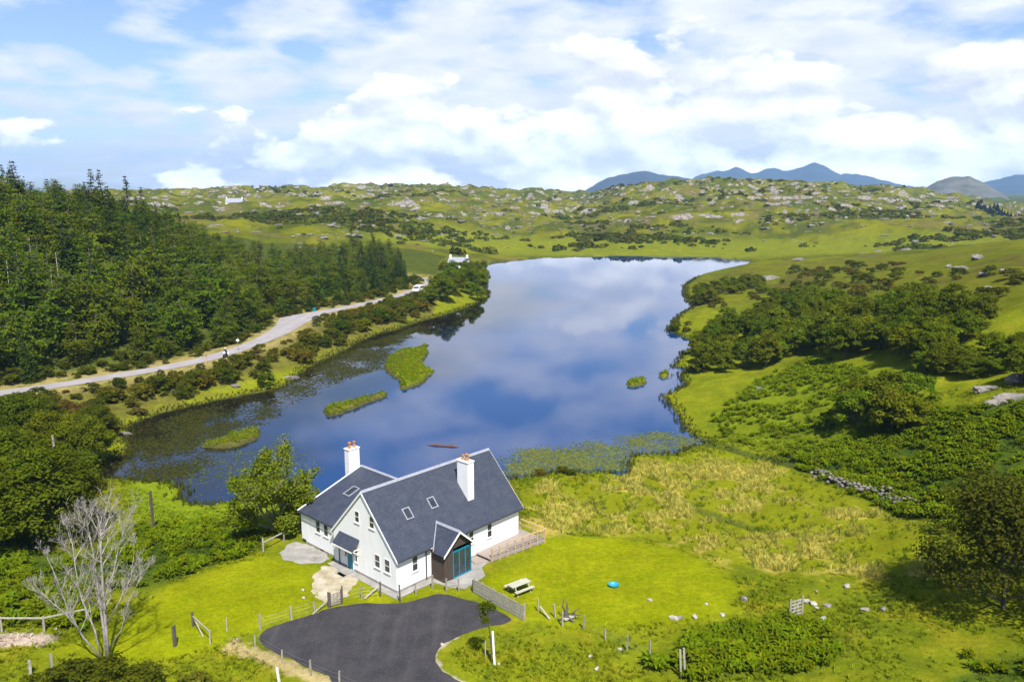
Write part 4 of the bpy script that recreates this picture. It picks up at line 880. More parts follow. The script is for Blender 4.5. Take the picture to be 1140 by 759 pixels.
# ------------------------------------------------------------------ along the road
def road_dir(x, y):
    i = int(np.argmin(np.hypot(roadW[:, 0]-x, roadW[:, 1]-y))); i = max(1, min(len(roadW)-2, i)); d = roadW[i+1]-roadW[i-1]; return math.atan2(d[1], d[0])
def camper_van():
    p = at(465.5,325.2,ZR); a = road_dir(p[0], p[1])+math.pi
    r = tag(empty('camper_van', (p[0], p[1], ZR), a), 'white van driving along the narrow road near the wooded point', 'van')
    m = MB(); prof = [(-2.5,.38),(2.45,.38),(2.5,.75),(2.4,1.08),(1.75,1.22),(1.25,1.98),(1.0,2.12),(-2.3,2.16),(-2.5,2.0)]
    k = len(prof); Y = .98; m.add([(x,-Y,z) for x, z in prof]+[(x,Y,z) for x, z in prof], [tuple(range(k)), tuple(range(2*k-1,k-1,-1))]+[((i+1) % k, i, i+k, (i+1) % k+k) for i in range(k)])
    m.build('body', M['white'], r, .06)
    n = np.array([.76,0,.5]); n /= np.linalg.norm(n); u = np.array([-.5,0,.76]); u /= np.linalg.norm(u)
    MB().obox(np.array([1.70,-.82,1.30])+n*.01,(0,1.64,0),u*.72,n*.015).build('windscreen', M['glass'], r)
    for s in (-1,1):
        MB().box(.5,1.25,s*.985-.01,s*.985+.01,1.3,1.85).build('window', M['glass'], r); MB().box(-1.9,.3,s*.985-.01,s*.985+.01,1.35,1.85).build('window', M['glass'], r)
        o = MB().box(2.43,2.52,s*.72-.16,s*.72+.16,.72,.92).build('headlight', M['lens'], r)
        MB().box(1.35,1.5,s*1.08-.1,s*1.08+.1,1.3,1.55).build('wing_mirror', M['black'], r)
        for x in (-1.55,1.6):
            w = MB().lathe([(.20,-.11),(.32,-.11),(.34,-.06),(.34,.06),(.32,.11),(.20,.11)], 16).build('wheel', M['tyre'], r); w.rotation_euler = (R(90),0,0); w.location = (x,s*.87,.34)
            MB().lathe([(.05,-.10),(.19,-.10),(.2,.10),(.05,.10)], 12).build('rim', M['metal'], w)
    MB().box(2.42,2.54,-.9,.9,.40,.58).build('bumper', M['black'], r)
camper_van()
def motorcycle():
    p = at(251,397.5,ZR); a = road_dir(p[0], p[1])+math.pi+.3
    r = tag(empty('motorcycle', (p[0], p[1], ZR), a), 'black and white motorcycle travelling along the road below the conifers', 'motorcycle')
    for x in (-.72,.76):
        w = MB().lathe([(.22,-.06),(.30,-.07),(.33,0),(.30,.07),(.22,.06)], 18).build('wheel', M['tyre'], r); w.rotation_euler = (R(90),0,0); w.location = (x,0,.33)
        MB().lathe([(.03,-.04),(.22,-.02),(.22,.02),(.03,.04)], 14).build('rim', M['metal'], w)
    MB().obox((-.35,-.16,.32),(.75,0,0),(0,.32,0),(0,0,.35)).build('engine', M['steel_dark'], r, .03)
    m = MB(); m.tube([(.76,.09,.33),(.55,.09,.8),(.45,.09,1.02)], .03, 6); m.tube([(.76,-.09,.33),(.55,-.09,.8),(.45,-.09,1.02)], .03, 6); m.build('fork', M['metal'], r)
    MB().tube([(-.05,0,.78),(.2,0,.86),(.42,0,.84)], [.10,.19,.10], 8).build('fuel_tank', M['white'], r, 0, True)
    MB().tube([(.45,0,.75),(.62,0,.95),(.58,0,1.2)], [.2,.22,.12], 8).build('fairing', M['white'], r, 0, True)
    MB().tube([(-.85,0,.88),(-.5,0,.82),(-.05,0,.80)], [.08,.15,.12], 8).build('seat', M['black'], r, 0, True)
    MB().tube([(.38,-.36,1.06),(.46,-.15,1.08),(.46,.15,1.08),(.38,.36,1.06)], .022, 6).build('handlebar', M['black'], r)
    for s in (-1,1): MB().box(-.85,-.35,s*.33-.12,s*.33+.12,.52,.86).build('pannier', M['white'], r, .03)
    MB().box(.72,.78,-.09,.09,.86,1.0).build('headlight', M['lens'], r)
    # rider: one skinned body with helmet as clothing
    verts = [(-.32,0,.92),(-.26,0,1.15),(-.15,0,1.38),(-.10,0,1.50),(-.07,0,1.60),(-.05,0,1.70),
             (-.15,.2,1.42),(.1,.30,1.22),(.36,.32,1.10),(-.15,-.2,1.42),(.1,-.30,1.22),(.36,-.32,1.10),(.42,.30,1.08),(.42,-.30,1.08),
             (-.28,.14,.92),(.12,.22,.86),(-.12,.22,.48),(.06,.22,.42),(-.28,-.14,.92),(.12,-.22,.86),(-.12,-.22,.48),(.06,-.22,.42)]
    rad = [.16,.15,.17,.07,.09,.08,.075,.055,.045,.075,.055,.045,.035,.035,.11,.09,.06,.05,.11,.09,.06,.05]
    ed = [(0,1),(1,2),(2,3),(3,4),(4,5),(2,6),(6,7),(7,8),(2,9),(9,10),(10,11),(8,12),(11,13),(0,14),(14,15),(15,16),(16,17),(0,18),(18,19),(19,20),(20,21)]
    me = bpy.data.meshes.new('person'); me.from_pydata(verts, ed, []); me.materials.append(M['black']); o = link(bpy.data.objects.new('person', me))
    md = o.modifiers.new('skin', 'SKIN'); sv = me.skin_vertices[0].data
    for i, q in enumerate(rad): sv[i].radius = (q, q)
    sv[0].use_root = True; o.modifiers.new('sub', 'SUBSURF').levels = 1; o.modifiers['sub'].render_levels = 1
    o.location = (p[0], p[1], ZR); o.rotation_euler = (0,0,a); tag(o, 'motorcycle rider in black clothing and a white helmet, leaning forward on the road', 'person')
    h = MB().lathe([(.02,1.50),(.11,1.52),(.145,1.62),(.13,1.73),(.07,1.80),(.01,1.815)], 12, (-.05,0,0)).build('helmet', M['white'], o, 0, True); MB().box(.055,.105,-.09,.09,1.60,1.69).build('visor', M['glass'], h, .01)
motorcycle()
def road_sign():
    p = at(263,391.5,ZR); q = (p[0], p[1]+1.2, ZR-.1); r = tag(empty('road_sign', q, R(25)), 'small white sign on a thin pole at the roadside beside the motorcycle', 'sign')
    MB().tube([(0,0,-.3),(0,0,2.5)], .04, 8).build('pole', M['metal'], r)
    s = .36; MB().add([(0,-.06,2.2-s),(s,-.06,2.2),(0,-.06,2.2+s),(-s,-.06,2.2),(0,-.045,2.2-s),(s,-.045,2.2),(0,-.045,2.2+s),(-s,-.045,2.2)], [(0,1,2,3),(7,6,5,4),(0,4,5,1),(1,5,6,2),(2,6,7,3),(3,7,4,0)]).build('sign_plate', M['white'], r)
road_sign()
def marker(label, u, v, h, mat):
    p = at(u, v, ZR-.1); r = tag(empty('marker_post', p), label, 'post'); post_mb(h, .13).build('post', M[mat], r); m = MB(); m.box(-.075,.075,-.075,.075,h-.35,h-.1); m.build('reflector', M['red_lamp' if mat == 'white' else 'fence_dark'], r)
marker('yellowish marker post on the near side of the road left of the motorcycle', 230, 405.5, 1.9, 'rail'); marker('white marker post on the near side of the road before the van', 445, 333, 1.2, 'white')
o = MB().box(-.5,.5,-.35,.35,0,.9).add([(-.55,-.4,.9),(.55,-.4,.9),(.55,.4,1.15),(-.55,.4,1.15),(-.55,-.4,.96),(.55,-.4,.96),(.55,.4,1.21),(-.55,.4,1.21)], [(0,3,2,1),(4,5,6,7),(0,1,5,4),(1,2,6,5),(2,3,7,6),(3,0,4,7)]).build('storage_bin', M['teal'], None, .02); tag(o, 'teal storage bin at the forest edge where the road bends', 'bin'); o.location = gz(at(350,346,ZR)); o.scale = (.7, .7, .75)
def cottage(name, label, u, v, D, w, d, h, hr, rz, gab):
    p = atD(u, D, 0); z = max(CAMH-(v-212)/FPX*D, z1(p[0], p[1])+.5); r = tag(empty(name, (p[0], p[1], z), rz), label, 'house'); pt = (hr-h)/(d/2)
    m = MB(); f = [(-w/2,-d/2,-4),(-w/2,d/2,-4),(-w/2,d/2,h),(-w/2,0,hr),(-w/2,-d/2,h)]
    m.add(f+[(w/2,y,zz) for _, y, zz in f], [(0,1,2,3,4),(9,8,7,6,5),(0,4,9,5),(4,3,8,9),(3,2,7,8),(2,1,6,7),(1,0,5,6)]); m.build('wall', M['render'], r)
    rf = roof_slab('roof', [(-w/2-.2,-d/2-.3,h-.3*pt+.15),(w/2+.2,-d/2-.3,h-.3*pt+.15),(w/2+.2,0,hr+.15),(-w/2-.2,0,hr+.15)], .15, r, (1,0,0), M['ridge']); roof_slab('roof', [(w/2+.2,d/2+.3,h-.3*pt+.15),(-w/2-.2,d/2+.3,h-.3*pt+.15),(-w/2-.2,0,hr+.15),(w/2+.2,0,hr+.15)], .15, r, (-1,0,0), M['ridge'])
    for x in (-w/2+.5, w/2-.5): MB().box(x-.4,x+.4,-.4,.4,hr-.6,hr+1.2).build('chimney', M['render'], rf)
    for x in np.arange(-w/2+1.6, w/2-1, 2.6): frame_on((x,-d/2,1.0),(1,0,0),(0,-1,0),.9,1.2,r)
cottage('cottage', 'pale cottage half hidden by trees at the water edge of the wooded point', 512, 298.5, 352, 8.6, 5, 1.9, 3.9, R(-14), 1)
cottage('far_house', 'long white house with a grey roof high on the hillside beyond the forest', 271, 233.5, 690, 13, 7, 3.4, 6.4, R(8), 0)
o = MB().tube([(-2.4,0,-.05),(-1.2,.1,.10),(.4,0,.06),(1.6,-.15,.10),(2.5,-.1,-.05)], [.05,.17,.16,.12,.04], 8).tube([(.4,0,.06),(1.0,.5,.14),(1.5,.7,.05)], [.08,.05,.02], 6).build('floating_log', M['dark_brown'], None, 0, True); tag(o, 'reddish brown log floating in the deep blue water behind the house', 'log'); p = at(493,496.5,ZW); o.location = (p[0], p[1], ZW); o.rotation_euler[2] = R(-8)

# ------------------------------------------------------------------ vegetation
def quads(c, n, su, sv, r=None):
    """one quad per centre c with normal n and half sizes su, sv"""
    r = r or rng; k = len(c); n = n/(np.linalg.norm(n, axis=1)[:, None]+1e-9)
    t = r.normal(size=(k, 3)); t -= n*(t*n).sum(1)[:, None]; t /= np.linalg.norm(t, axis=1)[:, None]+1e-9; b = np.cross(n, t)
    su = np.broadcast_to(su, (k,))[:, None]; sv = np.broadcast_to(sv, (k,))[:, None]
    V = np.stack([c-t*su-b*sv*.35, c+b*-sv*1.0+t*su*.1, c+t*su+b*sv*.2, c+b*sv], 1).reshape(-1, 3)
    return V, np.arange(4*k).reshape(-1, 4)
def leafcol(k, base, var=.28, hue=.12, r=None):
    r = r or rng; f = (1+r.uniform(-var, var, k))[:, None]; h = r.uniform(-hue, hue, k); c = np.array(base)[None]*f
    c[:, 0] *= 1+h*1.6; c[:, 2] *= .45*(1+h*.6); return np.repeat(np.clip(c, .002, .6), 4, 0)
def crown_broad(h, rx, rz, zc, nclump, nleaf, ls, col, seed, shape=.9, flat=.85, lump=.30):
    r = np.random.default_rng(seed); d = r.normal(size=(nclump, 3)); d /= np.linalg.norm(d, axis=1)[:, None]
    d[:, 2] = np.where(d[:, 2] < -.45, -d[:, 2], d[:, 2]); rad = r.uniform(.35, 1, nclump)**.5*r.uniform(.82, 1.12, nclump)
    cc = d*rad[:, None]*np.array([rx, rx, rz])*shape+np.array([0, 0, zc])
    cr = lump*(rx+rz)/2*r.uniform(.65, 1.25, nclump); P = []; Nn = []; cb = []
    for c, q in zip(cc, cr):
        e = r.normal(size=(nleaf, 3)); e /= np.linalg.norm(e, axis=1)[:, None]; e[:, 2] = np.where(e[:, 2] < -.3, -e[:, 2]*.8, e[:, 2])
        P.append(c+e*np.array([q, q, q*flat])*r.uniform(.55, 1.1, nleaf)[:, None]); Nn.append(e*.8+r.normal(size=(nleaf, 3))*.45+np.array([0, 0, .35])); cb.append(np.full(nleaf, r.uniform(.78, 1.22)))
    P = np.concatenate(P); Nn = np.concatenate(Nn); V, Q = quads(P, Nn, ls*r.uniform(.7, 1.3, len(P)), ls*r.uniform(.5, .9, len(P)), r)
    return V, Q, leafcol(len(P), col, .25, .12, r)*np.repeat(np.concatenate(cb), 4)[:, None], cc
def limbs(m, zt_, base, cc, r0, rr, n=9):
    m.tube([(0,0,-.3),(rr.uniform(-.1,.1),rr.uniform(-.1,.1),base*.6),(0,0,base)]+[(rr.uniform(-.15,.15),rr.uniform(-.15,.15),zt_)], [r0*1.25,r0,r0*.85,r0*.2], 7)
    for c in sorted(cc, key=lambda q: q[2])[::max(1, len(cc)//n)]:
        z = base+(c[2]-base)*.25; z = max(base*.6, min(z, zt_*.8)); p = np.array([0,0,z]); mid = p+(c-p)*.5+np.array([0,0,-.05*abs(c[0])]); m.tube([p, mid, p+(c-p)*.93], [r0*.5, r0*.32, r0*.1], 5)
def tree_broad(name, label, cat, group, h, rx, col, seed, nclump=46, nleaf=60, ls=.26, base=.22, bark='bark', r0=None, lump=.30, low=.0):
    r = tag(empty(name, (0,0,0)), label, cat, group); rz = h*(1-base+low)*.5; zc = h-rz; rr = random.Random(seed)
    V, Q, c, cc = crown_broad(h, rx, rz, zc, nclump, nleaf, ls, col, seed, lump=lump); V[:, 2] = np.maximum(V[:, 2], .05)
    m = MB(); limbs(m, h*.8, h*base, cc, r0 or h*.018, rr); m.build('trunk', M[bark], r, 0, True)
    mesh_np('crown', V, Q, mat=M['leaf'], parent=r, col=c); return r
def tree_conifer(name, label, group, h, L, col, seed, nlev=24, nb=8, bare=.15, droop=.35, layered=0., ls=.42, top=1.0):
    r = tag(empty(name, (0,0,0)), label, 'tree', group); g = np.random.default_rng(seed); m = MB()
    sw = lambda z: (.02*h*math.sin(z*.5+seed), .02*h*math.cos(z*.37+seed*2), z)
    m.tube([(0,0,-.4)]+[sw(h*t) for t in (.15,.35,.55,.75,.9,1)], [h*.018,h*.016,h*.013,h*.010,h*.007,h*.004,.01], 7)
    P = []; Nn = []; SU = []; cb = []
    for i in range(nlev):
        t = bare+(1-bare)*(i+g.uniform(-.3,.3))/nlev; t = min(max(t, bare), .985); z = h*t; k = (1-(t-bare)/(1-bare))
        Lz = L*(k**.75*(1-layered)+layered*math.sin(math.pi*min(1, k*1.08+.04))**.6*(.75+.25*k))*g.uniform(.75,1.15)+.12
        a0 = g.uniform(0, 6.28)
        for j in range(max(4, int(nb*(.5+.5*k)))):
            a = a0+6.283*j/nb+g.uniform(-.35,.35); ln_ = Lz*g.uniform(.65,1.15)
            if layered and g.random() < .22: continue
            c0 = np.array(sw(z)); nq = max(2, int(ln_/.42)); sh = g.uniform(.82,1.18)
            end = c0+np.array([math.cos(a)*ln_, math.sin(a)*ln_, -droop*ln_*.6+.12*ln_])
            if g.random() < .35: m.tube([c0, end*.9+c0*.1], [.05,.012], 4, False)
            for q in range(nq):
                s = (q+.6)/nq; p = c0+np.array([math.cos(a)*ln_*s, math.sin(a)*ln_*s, -droop*ln_*s*s+.15*ln_*s])
                for _ in range(5 if s > .3 else 2):
                    P.append(p+g.normal(size=3)*np.array([.22,.22,.10])*(1+layered)); Nn.append(np.array([math.cos(a)*.45, math.sin(a)*.45, .9])+g.normal(size=3)*.38); SU.append(ls*g.uniform(.7,1.25)*(.75+.35*k)); cb.append(sh)
    m.build('trunk', M['conifer_bark'], r, 0, True)
    P = np.array(P); SU = np.array(SU); V, Q = quads(P, np.array(Nn), SU, SU*.52, g)
    mesh_np('crown', V, Q, mat=M['leaf'], parent=r, col=leafcol(len(P), col, .22, .12, g)*np.repeat(np.array(cb), 4)[:, None]); return r
used = {}
def place(proto, x, y, sc=1.0, rz=None, z=None, label=None, group=None, sxy=1.0, tilt=.03):
    if used.get(proto.name): o = copy_tree(proto)
    else: o = proto; used[proto.name] = True
    o.location = (x, y, (z1(x, y) if z is None else z)-.05); o.rotation_euler = (random.uniform(-tilt, tilt), random.uniform(-tilt, tilt), random.uniform(0, 6.28) if rz is None else rz); o.scale = (sc*sxy, sc*sxy, sc)
    if label: o['label'] = label
    if group: o['group'] = group
    return o
def scatter(poly, step, jit=.45, zfun=None):
    P = np.asarray(poly); x0, y0 = P.min(0); x1, y1 = P.max(0); X, Y = np.meshgrid(np.arange(x0, x1, step), np.arange(y0, y1, step)); X = X.ravel(); Y = Y.ravel()
    X = X+rng.uniform(-jit, jit, len(X))*step; Y = Y+rng.uniform(-jit, jit, len(X))*step; k = sdpoly(X, Y, P) > 0; return X[k], Y[k]

# conifers on the left hill
PL = 'mid green conifer with a soft layered crown in the plantation above the road'; PG = 'conifers of the plantation above the road'
SL = 'dark narrow spruce standing among the lighter conifers above the road'; SG = 'dark spruces of the plantation above the road'
LL = 'yellow green airy larch in the plantation above the road'; LG = 'larches of the plantation above the road'
pines = [tree_conifer('pine_tree', PL, PG, h, L, col, 11+i, nl, nb, bare, .22, .6, .27) for i, (h, L, col, nl, nb, bare) in enumerate([
    (10.5,3.0,(.098,.135,.010),20,10,.10),(11.5,2.8,(.086,.122,.011),22,10,.16),(12,2.9,(.078,.114,.012),22,10,.22),(9.5,2.9,(.104,.145,.009),18,10,.06)])]
larches = [tree_conifer('larch_tree', LL, LG, h, L, col, 21+i, nl, 11, bare, .18, .8, .25) for i, (h, L, col, nl, bare) in enumerate([
    (10,3.0,(.105,.138,.009),19,.12),(11,2.9,(.098,.132,.010),20,.2),(9,3.1,(.112,.142,.010),17,.08)])]
spruces = [tree_conifer('spruce_tree', SL, SG, h, L, col, 31+i, 30, 9, .06, .42, 0., .26) for i, (h, L, col) in enumerate([(12.5,2.6,(.050,.082,.018)),(11,2.5,(.054,.088,.018)),(15,2.5,(.042,.070,.018))])]
def forest():
    X, Y = np.meshgrid(np.arange(-215, 0, 5.0), np.arange(84, 345, 5.0)); X = X.ravel()+rng.uniform(-2.2, 2.2, X.size); Y = Y.ravel()+rng.uniform(-2.2, 2.2, Y.size)
    z, sd, rd, pad = zt(X, Y, True); D = np.hypot(X, Y); az = np.degrees(np.arctan2(X, Y))
    edge = sdpoly(X, Y, [at(u, v, ZR)[:2] for u, v in road_px[:-1]]+[(-60,400),(-300,400),(-300,60)])
    k = (rd > 4.6) & (rd < np.clip(100-(Y-225)*1.0, 42, 100)) & (az > -36.5) & (X < -10) & (D > 100) & (edge > 4)
    X, Y, z, rd, D = X[k], Y[k], z[k], rd[k], D[k]
    g = fbm(X*.03, Y*.03, 123, 3); g2 = fbm(X*.045, Y*.045, 143, 3)
    sp = ((g > .62) & (rng.random(len(X)) < .6)) | (rng.random(len(X)) < np.where(rd > 62, .16, .05))
    la = (g2 > .56) & (rng.random(len(X)) < .85)
    o = np.argsort(rd); n = [0, 0, 0]
    for i in o:
        k = 0 if sp[i] else (1 if la[i] else 2)
        if n[k] >= (170, 296, 299)[k]: continue
        n[k] += 1; lst = (spruces, larches, pines)[k]; fr = .5 if rd[i] < 7.5 else (.8 if rd[i] < 12 else 1.0)
        place(lst[rng.integers(len(lst))], X[i], Y[i], fr*rng.uniform(.95, 1.5)*np.interp(Y[i], [185, 235], [1, .62]), z=z[i], sxy=rng.uniform(1.0, 1.25))
    print('forest', n)
forest()
for u, D, s in ((78,222,.92),(116,238,1.0),(130,240,1.02),(155,245,.98),(163,235,.8),(425,268,1.0),(432,272,.85),(419,262,.7)):
    p = atD(u, D, 0); place(spruces[2 if s > .9 else 0], p[0], p[1], s*(1.15 if u < 300 else .9))
# bare trunks in the plantation
def bare_trunk(h, seed):
    g = random.Random(seed); m = MB(); m.tube([(0,0,-.3),(g.uniform(-.1,.1),0,h*.5),(g.uniform(-.2,.2),0,h)], [.11,.09,.03], 5)
    for k in range(16): z = h*g.uniform(.3,.97); a = g.uniform(0,6.28); l = g.uniform(.4,1.5)*(1.1-z/h*.7); m.tube([(0,0,z),(math.cos(a)*l,math.sin(a)*l,z+l*g.uniform(-.2,.3))], [.035,.01], 4, False)
    return m.build('dead_tree', M['dead_wood'], None, 0, True)
for i, (u, D, h) in enumerate([(8,176,13),(17,170,14),(22,182,12),(45,184,14),(73,180,13),(12,192,14),(95,190,12),(150,205,11),(64,176,11)]):
    o = tag(bare_trunk(h, i), 'pale leafless trunk standing among the conifers above the road', 'tree', 'dead trunks in the plantation'); p = atD(u, D, 0); o.location = gz(p)

# broadleaved trees
broad = [tree_broad('broadleaf_tree', 'x', 'tree', 'x', h, rx, col, 51+i, 60, 80, ls, .12, low=.22, lump=.25) for i, (h, rx, col, ls) in enumerate([
    (7.0,3.5,(.112,.146,.013),.20),(6.2,3.4,(.124,.158,.012),.19),(7.8,3.6,(.098,.130,.014),.20),(5.4,3.2,(.132,.160,.014),.19)])]
def wood(poly_px, step, lab, grp, sc, w=None, lim=80):
    X, Y = scatter(hitpoly(poly_px), step); n = 0
    z, sd, rd, pad = zt(X, Y, True)
    for x, y, zz, s_, q in zip(X, Y, z, sd, rd):
        if s_ < .3 or q < 5: continue
        if n >= lim: break
        n += 1; place(broad[rng.choice(4, p=w)], x, y, rng.uniform(*sc)*(.62 if (x < 0 and y > 300) else 1), z=zz, label=lab, group=grp, sxy=rng.uniform(.9, 1.25))
    print(grp, n)
wood([(766,408),(800,420),(850,410),(895,398),(905,378),(870,362),(835,360),(800,370),(775,386)], 4.9, 'rounded dark green tree in the clump at the water edge on the right bank', 'trees on the right bank', (.6,.9))
wood([(926,402),(1000,412),(1060,404),(1112,384),(1100,360),(1020,348),(950,350),(922,372)], 4.5, 'dark rounded tree in the large copse on the right hillside', 'trees of the hillside copse', (.65,.98))
wood([(905,380),(935,374),(940,345),(900,333),(850,338),(845,360)], 4.6, 'low dark tree in the belt between bank and copse on the right', 'trees of the middle belt', (.5,.8), [.2,.3,.3,.2])
wood([(944,480),(985,494),(1024,476),(1036,452),(1000,438),(956,448)], 3.0, 'light topped tree in the small group below the hillside copse', 'trees below the copse', (.62,.9), [.1,.45,.0,.45])
wood([(1006,418),(1060,424),(1130,418),(1130,400),(1060,398),(1016,402)], 2.9, 'low olive bush tree in the row behind the heathery knoll', 'row of low trees behind the knoll', (.42,.62), [.1,.4,.1,.4])
wood([(764,332),(800,318),(850,314),(850,326),(800,334),(772,342)], 6.0, 'small shrubby tree on the far part of the right shore', 'small trees on the far right shore', (.40,.65), [.1,.4,.1,.4])
wood([(1118,432),(1180,432),(1180,398),(1128,398)], 3.6, 'low tree at the right frame edge above the rocks', 'low trees above the rocks', (.45,.65))
wood([(470,346),(500,346),(535,335),(541,320),(541,302),(520,300),(485,303),(484,315),(481,325)], 6.2, 'grey green birch on the wooded point between road and water', 'birches on the wooded point', (.7,1.05), [.25,.25,.25,.25])
wood([(395,372),(430,360),(470,348),(478,335),(450,341),(400,353)], 4.5, 'low bushy tree on the bank between the road and the bright reed spit', 'low trees under the road', (.38,.6))
nearb = [tree_broad('broadleaf_tree', 'x', 'tree', None, h, rx, col, 151+i, 85, 170, .125, .08, low=.24, lump=.24) for i, (h, rx, col) in enumerate([(8.6,4.2,(.085,.118,.012)),(7.8,4.0,(.104,.134,.012)),(8.0,4.3,(.094,.112,.015))])]
for lab, u, v, s, w in [('large dark rounded tree at the left edge in front of the bushes', 42, 606, 1.32, 1.25), ('dark tree at the very left edge below the road', -6, 604, 1.28, 1.2), ('dark tree half behind the large one at the left edge', 78, 590, .95, 1.2),
    ('bushy dark tree at the water end of the left bank', 98, 517, 1.0, 1.15), ('olive tree behind the pale pole at the left', 60, 512, 1.0, 1.2), ('low olive tree under the road at the left edge', 20, 500, 1.05, 1.3), ('small tree on the left bank beside the yellow grass', 112, 488, .75, 1.1), ('olive round tree left of the pole and under the road', 35, 478, .8, 1.3), ('leafy tree filling the left edge between the two dark ones', 12, 545, 1.15, 1.2), ('rounded tree between the large dark tree and the water', 75, 552, .85, 1.15)]:
    p = hit(u, v); o = place(nearb[rng.integers(3)], p[0], p[1], s*.84, label=lab, sxy=w)
p = hit(1116,676); big = tree_broad('broadleaf_tree', 'big dark feathery tree leaning in at the right frame edge', 'tree', None, 10.0, 5.2, (.074,.086,.017), 78, 90, 210, .13, .02, low=.32, lump=.30); big.location = gz(p)
p = hit(1172,650); b2 = place(broad[2], p[0], p[1], 1.1, label='dark tree beyond the big feathery one at the right frame edge'); del b2['group']

# shrubs of the road bank
shr = [tree_broad(('willow_bush','heather_bush')[i % 2], 'x', 'bush', 'x', h, rx, col, 91+i, 26, 64, .125, .06, low=.3, lump=.34) for i, (h, rx, col) in enumerate([(2.2,1.7,(.085,.095,.014)),(1.7,1.6,(.115,.105,.022)),(2.6,1.8,(.068,.088,.014)),(1.5,1.5,(.115,.088,.034))])]
def bank_shrubs():
    P = [at(u, v, ZR)[:2] for u, v in [(-40,450),(60,431),(120,421.5),(180,412),(230,402),(270,390),(310,375),(340,356),(400,343),(440,334),(478,322),(484,330),(470,350),(440,362),(410,372),(385,388),(340,405),(325,421),(290,432),(230,446),(180,458),(140,474),(60,500),(-40,500)]]
    X, Y = scatter(P, 2.7); z, sd, rd, pad = zt(X, Y, True); k = (rd > 5.2) & (sd > 1.2); X, Y, z, sd, rd = X[k], Y[k], z[k], sd[k], rd[k]
    g = fbm(X*.10, Y*.10, 133, 3); lit = sdpoly(X, Y, Z_['westbank'])
    o = rng.permutation(len(X)); n = 0; nn = [0, 0]
    for i in o:
        if g[i] < .36 and rd[i] < 9: continue
        if sd[i] < 4 and rng.random() < .7: continue
        j = int(rng.choice(4, p=[.3,.27,.25,.18])); nn[j % 2] += 1
        if nn[j % 2] > 260: continue
        n += 1; place(shr[j], X[i], Y[i], rng.uniform(.55, 1.25)*(.6 if rd[i] < 9 else .95 if rd[i] < 12 else 1.1), z=z[i], label=('scrubby olive green bush on the bank between the road and the water', 'brownish heathery bush on the bank between the road and the water')[j % 2], group=('olive bushes of the road bank', 'heathery bushes of the road bank')[j % 2], sxy=rng.uniform(.9,1.4))
    print('shrubs', n)
bank_shrubs()
def edge_bushes():
    n = 0
    for i in range(2, len(roadW)-3):
        T = roadW[i+1]-roadW[i-1]; L = np.linalg.norm(T); Nn = np.array([-T[1], T[0]])/L
        for _ in range(max(1, int(L/2/.9))):
            q = roadW[i]+T/2*rng.uniform(-.5,.5)+Nn*(road_hw[i]+rng.uniform(1.0, 8.0))
            if n >= 230 or math.atan2(q[0], q[1]) < -.66: continue
            n += 1; place(shr[(0,2)[rng.integers(2)]], q[0], q[1], rng.uniform(.4,.85), label='low green bush at the foot of the plantation along the road', group='undergrowth along the forest edge', sxy=rng.uniform(1,1.5))
    print('edge', n)
edge_bushes()
def rightshrubs():
    n = 0
    for poly, step, sc in (([(770,322),(900,300),(1000,292),(1000,330),(920,335),(860,345),(790,350)], 9, (.6,1.2)), ([(1000,300),(1140,300),(1140,390),(1120,390),(1110,360),(1020,335)], 9, (.5,1.0)), ([(745,372),(770,372),(765,360),(752,360)], 3, (.5,.9)), ([(560,536),(640,530),(650,526),(580,528)], 2.2, (.35,.6)), ([(760,432),(790,415),(775,405),(765,420)], 4, (.5,.8))):
        X, Y = scatter(hitpoly(poly), step)
        z, sd, rd, pad = zt(X, Y, True)
        for x, y, zz, s_ in zip(X, Y, z, sd):
            if s_ < .4 or n > 190: continue
            n += 1; place(shr[rng.choice(4, p=[.3,.3,.25,.15])], x, y, rng.uniform(*sc), z=zz, label='low dark bush scattered over the right shore and heath', group='bushes on the right side', sxy=rng.uniform(1,1.5))
    print('rshrubs', n)
rightshrubs()
for i, (lab, u, v, s) in enumerate([('olive bush at the bottom edge directly in front of the bare tree', 118, 764, .75), ('leafy bush at the bottom edge left of the bare tree base', 82, 768, .75), ('olive bush at the bottom edge right of the bare tree base', 160, 766, .7), ('low yellowish bush at the bottom edge farther right of the bare tree', 215, 770, .6), ('low bush at the bottom edge by the dark topped post', 44, 772, .55)]):
    p = hit(u, v); o = place(shr[(0,2,0,1,2)[i]], p[0], p[1], s, label=lab, sxy=1.35); o['category'] = 'bush'; del o['group']

